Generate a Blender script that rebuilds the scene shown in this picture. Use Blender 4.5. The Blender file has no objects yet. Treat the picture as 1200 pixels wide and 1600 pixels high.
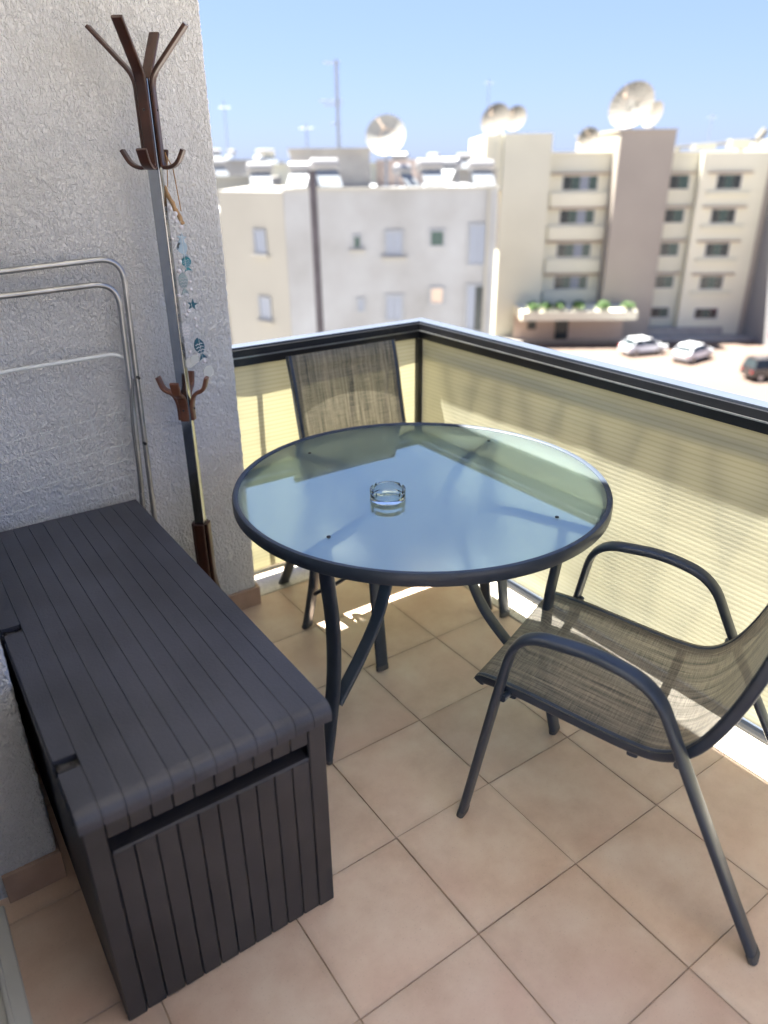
import bpy, math, random
from mathutils import Vector, Matrix, noise
rnd = random.Random(7)
S = bpy.context.scene
COL = S.collection
R = math.radians

# ------------------------------------------------------------------ camera, sky, sun, exposure
CAM_H = 1.6223
cd = bpy.data.cameras.new('camera'); cam = bpy.data.objects.new('camera', cd); COL.objects.link(cam)
pitch, roll = 0.441391168, -0.010115693
FV = Vector((0.56705, 0.82368, 0)); RV = Vector((0.82368, -0.56705, 0)); ZV = Vector((0, 0, 1))
fw = FV * math.cos(pitch) - ZV * math.sin(pitch); up = FV * math.sin(pitch) + ZV * math.cos(pitch)
r2 = RV * math.cos(roll) + up * math.sin(roll); u2 = -RV * math.sin(roll) + up * math.cos(roll)
m = Matrix.Identity(4)
for i in range(3):
    m[i][0] = r2[i]; m[i][1] = u2[i]; m[i][2] = -fw[i]; m[i][3] = (0, 0, CAM_H)[i]
cam.matrix_world = m
cd.sensor_fit = 'VERTICAL'; cd.sensor_height = 36; cd.lens = 36 * 1141.08 / 1600
cd.clip_start = 0.05; cd.clip_end = 6000
cd.dof.use_dof = True; cd.dof.focus_distance = 2.0; cd.dof.aperture_fstop = 1.55
S.camera = cam

SUN = Vector((-0.095, 0.405, 1.0)).normalized()
w = bpy.data.worlds.new('World'); S.world = w; w.use_nodes = True
nt = w.node_tree; bgn = nt.nodes['Background']; sky = nt.nodes.new('ShaderNodeTexSky')
sky.sky_type = 'NISHITA'; sky.sun_disc = False; sky.sun_elevation = math.asin(SUN.z)
sky.sun_rotation = math.atan2(SUN.x, SUN.y); sky.air_density = 1.0; sky.dust_density = 0.6; sky.ozone_density = 2.0
gm = nt.nodes.new('ShaderNodeGamma'); gm.inputs[1].default_value = .45; mu = nt.nodes.new('ShaderNodeMix'); mu.data_type = 'RGBA'; mu.blend_type = 'MULTIPLY'; mu.inputs['Factor'].default_value = 1
nt.links.new(sky.outputs[0], gm.inputs[0]); nt.links.new(gm.outputs[0], mu.inputs['A']); mu.inputs['B'].default_value = (.215, .26, .40, 1)
nt.links.new(mu.outputs['Result'], bgn.inputs[0]); bgn.inputs[1].default_value = 0.15
sl = bpy.data.lights.new('sun', 'SUN'); sl.energy = 5; sl.angle = R(0.55); sl.color = (1, .95, .87)
so = bpy.data.objects.new('sun', sl); COL.objects.link(so); so.rotation_euler = SUN.to_track_quat('Z', 'Y').to_euler()
S.view_settings.view_transform = 'Standard'; S.view_settings.look = 'None'; S.view_settings.gamma = 1
S.view_settings.exposure = 3.2
try: S.view_settings.use_curve_mapping = False
except Exception: pass
try:
    S.cycles.max_bounces = 10; S.cycles.transparent_max_bounces = 12; S.cycles.caustics_reflective = False
except Exception: pass

# ------------------------------------------------------------------ materials
def mat(name, col, rough=.5, metal=0, var=0, vscale=5, bump=0, bscale=200, detail=4, spec=None, coat=0, dirt=None):
    M = bpy.data.materials.new(name); M.use_nodes = True; n = M.node_tree; p = n.nodes['Principled BSDF']
    p.inputs['Base Color'].default_value = (*col, 1); p.inputs['Roughness'].default_value = rough; p.inputs['Metallic'].default_value = metal
    if spec is not None: p.inputs['Specular IOR Level'].default_value = spec
    if coat: p.inputs['Coat Weight'].default_value = coat; p.inputs['Coat Roughness'].default_value = .12
    tc = n.nodes.new('ShaderNodeTexCoord')
    if var:
        nz = n.nodes.new('ShaderNodeTexNoise'); nz.inputs['Scale'].default_value = vscale; nz.inputs['Detail'].default_value = detail
        n.links.new(tc.outputs['Object'], nz.inputs['Vector'])
        mx = n.nodes.new('ShaderNodeMix'); mx.data_type = 'RGBA'
        d = dirt or tuple(c * (1 - var) for c in col); b = tuple(min(1, c * (1 + var * .6)) for c in col)
        mx.inputs['A'].default_value = (*d, 1); mx.inputs['B'].default_value = (*b, 1)
        mr = n.nodes.new('ShaderNodeMapRange'); mr.inputs['From Min'].default_value = .3; mr.inputs['From Max'].default_value = .7
        n.links.new(nz.outputs['Fac'], mr.inputs['Value']); n.links.new(mr.outputs[0], mx.inputs['Factor'])
        n.links.new(mx.outputs['Result'], p.inputs['Base Color'])
    if bump:
        nb = n.nodes.new('ShaderNodeTexNoise'); nb.inputs['Scale'].default_value = bscale; nb.inputs['Detail'].default_value = 3
        n.links.new(tc.outputs['Object'], nb.inputs['Vector'])
        bp = n.nodes.new('ShaderNodeBump'); bp.inputs['Strength'].default_value = bump; bp.inputs['Distance'].default_value = .002
        n.links.new(nb.outputs['Fac'], bp.inputs['Height']); n.links.new(bp.outputs[0], p.inputs['Normal'])
    return M

def N(M): return M.node_tree.nodes, M.node_tree.links

MT = {}
# rough sprayed stucco
def stucco(name, c1, c2, scale=1.0):
    M = mat(name, c1, .95); n, l = N(M); p = n['Principled BSDF']; p.inputs['Specular IOR Level'].default_value = .2
    tc = n.new('ShaderNodeTexCoord'); mp = n.new('ShaderNodeMapping'); mp.inputs['Scale'].default_value = (1, 1, .62); mp.inputs['Rotation'].default_value = (0, .5, 0)
    l.new(tc.outputs['Object'], mp.inputs[0])
    a = n.new('ShaderNodeTexNoise'); a.inputs['Scale'].default_value = 140 * scale; a.inputs['Detail'].default_value = 2.5; a.inputs['Roughness'].default_value = .55; a.inputs['Distortion'].default_value = .6
    b = n.new('ShaderNodeTexNoise'); b.inputs['Scale'].default_value = 30 * scale; b.inputs['Detail'].default_value = 3
    cc = n.new('ShaderNodeTexNoise'); cc.inputs['Scale'].default_value = 2.2; cc.inputs['Detail'].default_value = 5
    for q in (a, b, cc): l.new(mp.outputs[0], q.inputs['Vector'])
    r = n.new('ShaderNodeMapRange'); r.inputs['From Min'].default_value = .36; r.inputs['From Max'].default_value = .66; l.new(a.outputs['Fac'], r.inputs['Value'])
    ad = n.new('ShaderNodeMath'); ad.operation = 'ADD'; l.new(r.outputs[0], ad.inputs[0]); l.new(b.outputs['Fac'], ad.inputs[1])
    bp = n.new('ShaderNodeBump'); bp.inputs['Strength'].default_value = 1; bp.inputs['Distance'].default_value = .0055
    l.new(ad.outputs[0], bp.inputs['Height']); l.new(bp.outputs[0], p.inputs['Normal'])
    mx = n.new('ShaderNodeMix'); mx.data_type = 'RGBA'; mx.inputs['A'].default_value = (*c2, 1); mx.inputs['B'].default_value = (*c1, 1)
    r2_ = n.new('ShaderNodeMapRange'); r2_.inputs['From Min'].default_value = .35; r2_.inputs['From Max'].default_value = .62; l.new(cc.outputs['Fac'], r2_.inputs['Value'])
    l.new(r2_.outputs[0], mx.inputs['Factor']); l.new(mx.outputs['Result'], p.inputs['Base Color'])
    return M
MT['stucco'] = stucco('white_stucco', (.79, .80, .815), (.71, .71, .70))

def tile_mat():
    M = mat('ceramic_tile', (.5, .4, .33), .42); n, l = N(M); p = n['Principled BSDF']
    tc = n.new('ShaderNodeTexCoord'); oi = n.new('ShaderNodeObjectInfo')
    ad = n.new('ShaderNodeVectorMath'); ad.operation = 'ADD'; sc = n.new('ShaderNodeVectorMath'); sc.operation = 'SCALE'; sc.inputs['Scale'].default_value = 50
    cx = n.new('ShaderNodeCombineXYZ'); l.new(oi.outputs['Random'], cx.inputs[0]); l.new(oi.outputs['Random'], cx.inputs[1]); l.new(cx.outputs[0], sc.inputs[0])
    l.new(tc.outputs['Object'], ad.inputs[0]); l.new(sc.outputs[0], ad.inputs[1])
    a = n.new('ShaderNodeTexNoise'); a.inputs['Scale'].default_value = 6.5; a.inputs['Detail'].default_value = 7; a.inputs['Roughness'].default_value = .62
    b = n.new('ShaderNodeTexNoise'); b.inputs['Scale'].default_value = 260; b.inputs['Detail'].default_value = 2
    c = n.new('ShaderNodeTexNoise'); c.inputs['Scale'].default_value = 3; c.inputs['Detail'].default_value = 2
    for q in (a, b, c): l.new(ad.outputs[0], q.inputs['Vector'])
    cr = n.new('ShaderNodeValToRGB'); e = cr.color_ramp.elements
    e[0].position = .3; e[0].color = (.60, .43, .315, 1); e[1].position = .72; e[1].color = (.76, .62, .49, 1)
    x = e.new(.5); x.color = (.69, .525, .40, 1)
    l.new(a.outputs['Fac'], cr.inputs[0])
    # pinkish clouds
    m1 = n.new('ShaderNodeMix'); m1.data_type = 'RGBA'; m1.blend_type = 'MIX'; m1.inputs['B'].default_value = (.70, .47, .36, 1)
    mr = n.new('ShaderNodeMapRange'); mr.inputs['From Min'].default_value = .45; mr.inputs['From Max'].default_value = .75; mr.inputs['To Max'].default_value = .6
    l.new(c.outputs['Fac'], mr.inputs['Value']); l.new(mr.outputs[0], m1.inputs['Factor']); l.new(cr.outputs[0], m1.inputs['A'])
    # speckles
    s = n.new('ShaderNodeMapRange'); s.inputs['From Min'].default_value = .64; s.inputs['From Max'].default_value = .72; s.inputs['To Max'].default_value = .35
    l.new(b.outputs['Fac'], s.inputs['Value'])
    m2 = n.new('ShaderNodeMix'); m2.data_type = 'RGBA'; m2.inputs['B'].default_value = (.26, .2, .16, 1)
    l.new(s.outputs[0], m2.inputs['Factor']); l.new(m1.outputs['Result'], m2.inputs['A'])
    sx = n.new('ShaderNodeSeparateXYZ'); l.new(tc.outputs['Object'], sx.inputs[0])
    ax_ = n.new('ShaderNodeMath'); ax_.operation = 'ABSOLUTE'; l.new(sx.outputs['X'], ax_.inputs[0]); ay_ = n.new('ShaderNodeMath'); ay_.operation = 'ABSOLUTE'; l.new(sx.outputs['Y'], ay_.inputs[0])
    mxx = n.new('ShaderNodeMath'); mxx.operation = 'MAXIMUM'; l.new(ax_.outputs[0], mxx.inputs[0]); l.new(ay_.outputs[0], mxx.inputs[1])
    nz2 = n.new('ShaderNodeTexNoise'); nz2.inputs['Scale'].default_value = 22; nz2.inputs['Detail'].default_value = 6; l.new(ad.outputs[0], nz2.inputs['Vector'])
    wob = n.new('ShaderNodeMath'); wob.operation = 'MULTIPLY_ADD'; wob.inputs[1].default_value = .03; l.new(nz2.outputs['Fac'], wob.inputs[0]); l.new(mxx.outputs[0], wob.inputs[2])
    ed = n.new('ShaderNodeMapRange'); ed.inputs['From Min'].default_value = .160; ed.inputs['From Max'].default_value = .184; ed.inputs['To Max'].default_value = .28; l.new(wob.outputs[0], ed.inputs['Value'])
    m3 = n.new('ShaderNodeMix'); m3.data_type = 'RGBA'; m3.inputs['B'].default_value = (.34, .25, .18, 1); l.new(ed.outputs[0], m3.inputs['Factor']); l.new(m2.outputs['Result'], m3.inputs['A'])
    hs = n.new('ShaderNodeHueSaturation'); l.new(m3.outputs['Result'], hs.inputs['Color'])
    v = n.new('ShaderNodeMapRange'); v.inputs['To Min'].default_value = .88; v.inputs['To Max'].default_value = 1.06; l.new(oi.outputs['Random'], v.inputs['Value']); l.new(v.outputs[0], hs.inputs['Value'])
    l.new(hs.outputs[0], p.inputs['Base Color'])
    rr = n.new('ShaderNodeMapRange'); rr.inputs['To Min'].default_value = .27; rr.inputs['To Max'].default_value = .42; l.new(a.outputs['Fac'], rr.inputs['Value']); l.new(rr.outputs[0], p.inputs['Roughness'])
    bp = n.new('ShaderNodeBump'); bp.inputs['Strength'].default_value = .35; bp.inputs['Distance'].default_value = .0006
    l.new(a.outputs['Fac'], bp.inputs['Height']); l.new(bp.outputs[0], p.inputs['Normal'])
    return M
MT['tile'] = tile_mat()
MT['grout'] = mat('grout', (.36, .27, .20), .95, var=.5, vscale=14, dirt=(.2, .145, .105), bump=.5, bscale=300)
MT['terrazzo'] = mat('terrazzo', (.66, .62, .54), .5, var=.28, vscale=160, detail=2, bump=.2)
MT['skirt'] = mat('skirting_tile', (.42, .29, .22), .4, var=.15, vscale=12)
MT['black'] = mat('black_aluminium', (.012, .013, .016), .32, var=.3, vscale=8)
MT['cap'] = mat('rail_cap', (.05, .062, .085), .85, metal=.0, spec=.08, var=.08, vscale=6)
MT['slate'] = mat('slate_powder_coat', (.032, .044, .064), .34, var=.15, vscale=20, bump=.08, bscale=900)
MT['slate2'] = mat('dark_powder_coat', (.032, .037, .04), .36, var=.15, vscale=20, bump=.08, bscale=900)
MT['rubber'] = mat('grey_plastic_cap', (.08, .08, .08), .6)
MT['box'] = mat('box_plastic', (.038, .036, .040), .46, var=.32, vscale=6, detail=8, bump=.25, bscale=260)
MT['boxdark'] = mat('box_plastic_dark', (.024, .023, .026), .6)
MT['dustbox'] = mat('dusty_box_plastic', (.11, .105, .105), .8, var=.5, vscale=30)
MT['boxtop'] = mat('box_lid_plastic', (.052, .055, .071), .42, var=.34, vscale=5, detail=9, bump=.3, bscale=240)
MT['brown'] = mat('dark_brown_bentwood', (.05, .018, .011), .3, var=.35, vscale=18, bump=.1, bscale=90)
MT['brown2'] = mat('red_brown_bracket', (.15, .06, .035), .35, var=.3, vscale=30)
MT['chrome'] = mat('polished_post', (.40, .42, .44), .12, metal=1, var=.08, vscale=30)
MT['steel'] = mat('airer_tube', (.42, .43, .44), .3, metal=.9, var=.2, vscale=14)
MT['greytube'] = mat('airer_tube_dark', (.16, .17, .18), .35, metal=.6, var=.2, vscale=14)
MT['whitewire'] = mat('white_coated_wire', (.72, .75, .74), .4)
MT['cord'] = mat('jute_cord', (.4, .24, .11), .9)
MT['drift'] = mat('driftwood', (.42, .27, .14), .85, var=.4, vscale=50, bump=.4, bscale=150)
MT['teal'] = mat('teal_paint', (.02, .22, .27), .5); MT['deepteal'] = mat('deep_teal_paint', (.015, .1, .15), .5)
MT['paleblue'] = mat('pale_blue_paint', (.36, .48, .58), .6); MT['greyblue'] = mat('grey_blue_paint', (.28, .36, .38), .6)
MT['bead'] = mat('white_bead', (.78, .76, .8), .35); MT['silver'] = mat('pale_silver_paint', (.55, .57, .6), .5)
def shell_mat():
    M = mat('capiz_shell', (.78, .78, .72), .3); n, l = N(M); p = n['Principled BSDF']; p.inputs['Alpha'].default_value = .5; return M
MT['shell'] = shell_mat()

def fabric_mat():
    M = bpy.data.materials.new('cream_ribbed_screen'); M.use_nodes = True; n, l = N(M); n.remove(n['Principled BSDF']); out = n['Material Output']
    tc = n.new('ShaderNodeTexCoord'); sp = n.new('ShaderNodeSeparateXYZ'); l.new(tc.outputs['Object'], sp.inputs[0])
    wv = n.new('ShaderNodeMath'); wv.operation = 'MULTIPLY'; wv.inputs[1].default_value = 2 * math.pi / .0165; l.new(sp.outputs['Z'], wv.inputs[0])
    sn = n.new('ShaderNodeMath'); sn.operation = 'SINE'; l.new(wv.outputs[0], sn.inputs[0])
    mr = n.new('ShaderNodeMapRange'); mr.inputs['From Min'].default_value = -1; l.new(sn.outputs[0], mr.inputs['Value'])
    cr = n.new('ShaderNodeValToRGB'); e = cr.color_ramp.elements; e[0].position = .0; e[0].color = (.46, .455, .335, 1); e[1].position = .45; e[1].color = (.53, .525, .40, 1)
    l.new(mr.outputs[0], cr.inputs[0])
    nz = n.new('ShaderNodeTexNoise'); nz.inputs['Scale'].default_value = 4; nz.inputs['Detail'].default_value = 4; mp = n.new('ShaderNodeMapping'); mp.inputs['Scale'].default_value = (.6, .6, 6)
    l.new(tc.outputs['Object'], mp.inputs[0]); l.new(mp.outputs[0], nz.inputs['Vector'])
    mm = n.new('ShaderNodeMix'); mm.data_type = 'RGBA'; mm.blend_type = 'MULTIPLY'; mm.inputs['Factor'].default_value = 1
    r = n.new('ShaderNodeMapRange'); r.inputs['To Min'].default_value = .82; r.inputs['To Max'].default_value = 1.12; l.new(nz.outputs['Fac'], r.inputs['Value'])
    l.new(cr.outputs[0], mm.inputs['A']); l.new(r.outputs[0], mm.inputs['B'])
    bp = n.new('ShaderNodeBump'); bp.inputs['Strength'].default_value = .10; bp.inputs['Distance'].default_value = .0015; l.new(mr.outputs[0], bp.inputs['Height'])
    d = n.new('ShaderNodeBsdfDiffuse'); t = n.new('ShaderNodeBsdfTranslucent')
    ty = n.new('ShaderNodeMix'); ty.data_type = 'RGBA'; ty.blend_type = 'MULTIPLY'; ty.inputs['Factor'].default_value = 1; ty.inputs['B'].default_value = (.88, .83, .64, 1)
    l.new(mm.outputs['Result'], ty.inputs['A']); l.new(mm.outputs['Result'], d.inputs[0]); l.new(ty.outputs['Result'], t.inputs[0]); l.new(bp.outputs[0], d.inputs['Normal'])
    ms = n.new('ShaderNodeMixShader'); ms.inputs[0].default_value = .30; l.new(d.outputs[0], ms.inputs[1]); l.new(t.outputs[0], ms.inputs[2])
    l.new(ms.outputs[0], out.inputs[0]); return M
MT['fabric'] = fabric_mat()

def sling_mat(name, dark, light, tr):
    M = bpy.data.materials.new(name); M.use_nodes = True; n, l = N(M); p = n['Principled BSDF']; out = n['Material Output']
    uv = n.new('ShaderNodeUVMap'); uv.uv_map = 'UVMap'
    def streak(sx, sy, det=3):
        mp = n.new('ShaderNodeMapping'); mp.inputs['Scale'].default_value = (sx, sy, 1); l.new(uv.outputs[0], mp.inputs[0])
        q = n.new('ShaderNodeTexNoise'); q.noise_dimensions = '2D'; q.inputs['Scale'].default_value = 1; q.inputs['Detail'].default_value = det; q.inputs['Roughness'].default_value = .7
        l.new(mp.outputs[0], q.inputs['Vector']); return q
    a = streak(330, 9); b = streak(16, 420); c = streak(70, 2.5, 2)
    ad = n.new('ShaderNodeMath'); ad.operation = 'ADD'; l.new(a.outputs['Fac'], ad.inputs[0]); l.new(b.outputs['Fac'], ad.inputs[1])
    a2 = n.new('ShaderNodeMath'); a2.operation = 'ADD'; l.new(ad.outputs[0], a2.inputs[0]); l.new(c.outputs['Fac'], a2.inputs[1])
    mr = n.new('ShaderNodeMapRange'); mr.inputs['From Min'].default_value = 1.12; mr.inputs['From Max'].default_value = 1.98; l.new(a2.outputs[0], mr.inputs['Value'])
    mx = n.new('ShaderNodeMix'); mx.data_type = 'RGBA'; mx.inputs['A'].default_value = (*dark, 1); mx.inputs['B'].default_value = (*light, 1)
    l.new(mr.outputs[0], mx.inputs['Factor'])
    sx = n.new('ShaderNodeSeparateXYZ'); l.new(uv.outputs[0], sx.inputs[0]); c1 = n.new('ShaderNodeMath'); c1.operation = 'SUBTRACT'; c1.inputs[1].default_value = .232; l.new(sx.outputs['X'], c1.inputs[0])
    c2 = n.new('ShaderNodeMath'); c2.operation = 'ABSOLUTE'; l.new(c1.outputs[0], c2.inputs[0]); c3 = n.new('ShaderNodeMath'); c3.operation = 'GREATER_THAN'; c3.inputs[1].default_value = .200; l.new(c2.outputs[0], c3.inputs[0])
    hm = n.new('ShaderNodeMix'); hm.data_type = 'RGBA'; hm.blend_type = 'MULTIPLY'; l.new(c3.outputs[0], hm.inputs['Factor']); l.new(mx.outputs['Result'], hm.inputs['A']); hm.inputs['B'].default_value = (.72, .73, .75, 1); mx = hm
    l.new(mx.outputs['Result'], p.inputs['Base Color'])
    p.inputs['Roughness'].default_value = .55; p.inputs['Specular IOR Level'].default_value = .4
    tt = n.new('ShaderNodeBsdfTranslucent'); l.new(mx.outputs['Result'], tt.inputs[0])
    m0 = n.new('ShaderNodeMixShader'); m0.inputs[0].default_value = .25; l.new(p.outputs[0], m0.inputs[1]); l.new(tt.outputs[0], m0.inputs[2])
    tp = n.new('ShaderNodeBsdfTransparent'); ms = n.new('ShaderNodeMixShader')
    r2_ = n.new('ShaderNodeMapRange'); r2_.inputs['From Min'].default_value = 1.2; r2_.inputs['From Max'].default_value = 1.9; r2_.inputs['To Min'].default_value = tr * .6; r2_.inputs['To Max'].default_value = tr * 1.4
    l.new(a2.outputs[0], r2_.inputs['Value']); l.new(r2_.outputs[0], ms.inputs[0]); l.new(m0.outputs[0], ms.inputs[1]); l.new(tp.outputs[0], ms.inputs[2])
    bp = n.new('ShaderNodeBump'); bp.inputs['Strength'].default_value = .4; bp.inputs['Distance'].default_value = .001; l.new(a2.outputs[0], bp.inputs['Height']); l.new(bp.outputs[0], p.inputs['Normal'])
    l.new(ms.outputs[0], out.inputs[0]); return M
MT['sling'] = sling_mat('woven_sling', (.078, .077, .06), (.385, .335, .245), .08)

def table_glass():
    M = bpy.data.materials.new('frosted_table_glass'); M.use_nodes = True; n, l = N(M); n.remove(n['Principled BSDF']); out = n['Material Output']
    g = n.new('ShaderNodeBsdfGlossy'); g.inputs['Roughness'].default_value = .0; g.inputs['Color'].default_value = (.86, 1, .96, 1)
    rf = n.new('ShaderNodeBsdfRefraction'); rf.inputs['IOR'].default_value = 1.05; rf.inputs['Roughness'].default_value = .75; rf.inputs['Color'].default_value = (.86, 1, 1, 1)
    tl = n.new('ShaderNodeBsdfTranslucent'); tl.inputs[0].default_value = (.62, .78, .8, 1)
    m0 = n.new('ShaderNodeMixShader'); m0.inputs[0].default_value = .34; l.new(rf.outputs[0], m0.inputs[1]); l.new(tl.outputs[0], m0.inputs[2])
    lw = n.new('ShaderNodeLayerWeight'); lw.inputs[0].default_value = .5; pw = n.new('ShaderNodeMath'); pw.operation = 'POWER'; pw.inputs[1].default_value = 5; l.new(lw.outputs['Facing'], pw.inputs[0])
    ma = n.new('ShaderNodeMath'); ma.operation = 'MULTIPLY_ADD'; ma.inputs[1].default_value = .69; ma.inputs[2].default_value = .31; l.new(pw.outputs[0], ma.inputs[0])
    ge = n.new('ShaderNodeNewGeometry'); iv = n.new('ShaderNodeMath'); iv.operation = 'SUBTRACT'; iv.inputs[0].default_value = 1; l.new(ge.outputs['Backfacing'], iv.inputs[1])
    df = n.new('ShaderNodeBsdfDiffuse'); df.inputs[0].default_value = (.74, .88, .90, 1); mk = n.new('ShaderNodeMixShader'); mk.inputs[0].default_value = .07; l.new(m0.outputs[0], mk.inputs[1]); l.new(df.outputs[0], mk.inputs[2]); m0 = mk
    fr = n.new('ShaderNodeMath'); fr.operation = 'MULTIPLY'; l.new(ma.outputs[0], fr.inputs[0]); l.new(iv.outputs[0], fr.inputs[1])
    ms = n.new('ShaderNodeMixShader'); l.new(fr.outputs[0], ms.inputs[0]); l.new(m0.outputs[0], ms.inputs[1]); l.new(g.outputs[0], ms.inputs[2])
    l.new(ms.outputs[0], out.inputs[0]); return M
MT['tglass'] = table_glass()
def glass(name, col=(1, 1, 1), rough=0):
    M = mat(name, col, rough); n, l = N(M); p = n['Principled BSDF']; p.inputs['Transmission Weight'].default_value = 1; p.inputs['IOR'].default_value = 1.5; return M
MT['glass'] = glass('clear_glass', (.93, .98, .98))
MT['pane'] = mat('window_pane', (.03, .04, .045), .12, spec=.3)
MT['panelight'] = mat('window_shutter', (.19, .22, .28), .4)
MT['panegreen'] = mat('window_pane_green', (.05, .085, .08), .2, spec=.3)
MT['bwhite'] = mat('weathered_white_render', (.275, .29, .31), .9, var=.16, vscale=.45, detail=6, dirt=(.225, .23, .235))
MT['bwhite2'] = mat('cream_white_render', (.285, .28, .255), .9, var=.06, vscale=.3)
MT['cream'] = mat('cream_render', (.62, .61, .49), .9, var=.06, vscale=.2)
MT['cream2'] = mat('pale_or_sunlit_cream', (.70, .68, .54), .9, var=.05, vscale=.2)  # pale cream; also paints brighter light onto two hotel faces
MT['taupe'] = mat('taupe_render', (.345, .31, .265), .9, var=.08, vscale=.2)
MT['pinkwall'] = mat('pink_beige_render', (.5, .4, .33), .9, var=.08, vscale=.3)
MT['brownled'] = mat('brown_ledge', (.36, .27, .2), .8)
MT['asphalt'] = mat('dusty_pink_paving', (.105, .076, .060), .95, var=.12, vscale=.08, detail=6)
MT['ground'] = mat('dusty_ground', (.15, .13, .11), .95, var=.2, vscale=.02)
MT['bounce'] = mat('pale_bounce_ground', (.40, .375, .335), .95, var=.12, vscale=.1)  # pale so that the added unseen ground throws sun back up
MT['concrete'] = mat('concrete', (.35, .33, .3), .9, var=.15, vscale=1.5)
MT['tank'] = mat('white_tank', (.24, .24, .245), .35, var=.06, vscale=3)
MT['solar'] = mat('solar_panel', (.16, .18, .2), .55)
MT['dish'] = mat('white_dish', (.3, .3, .27), .5, var=.06, vscale=2)
MT['dish2'] = mat('beige_mesh_dish', (.13, .12, .10), .6, var=.1, vscale=3)
MT['mast'] = mat('grey_mast', (.25, .27, .3), .5, metal=.5)
MT['wood'] = mat('dark_pole', (.045, .04, .05), .7, var=.3, vscale=2)
MT['leaf'] = mat('planter_leaf', (.06, .13, .025), .7, var=.5, vscale=4)
MT['carw'] = mat('white_car_paint', (.7, .72, .74), .2, coat=1); MT['carb'] = mat('black_car_paint', (.02, .018, .02), .2, coat=1)
MT['tyre'] = mat('tyre', (.02, .02, .02), .8); MT['rim'] = mat('alloy_rim', (.4, .4, .42), .3, metal=.8)
MT['headlight'] = mat('headlight_lens', (.7, .72, .75), .1); MT['taillight'] = mat('taillight_lens', (.4, .02, .02), .2)
MT['red'] = mat('red_paint', (.5, .03, .04), .5)
MT['ceil'] = mat('ceiling_paint', (.88, .87, .84), .9, var=.03, vscale=2)
MT['alum'] = mat('white_aluminium', (.6, .6, .57), .35)
MT['terracotta'] = mat('orange_beige_render', (.52, .38, .26), .9, var=.1, vscale=.5)

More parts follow.
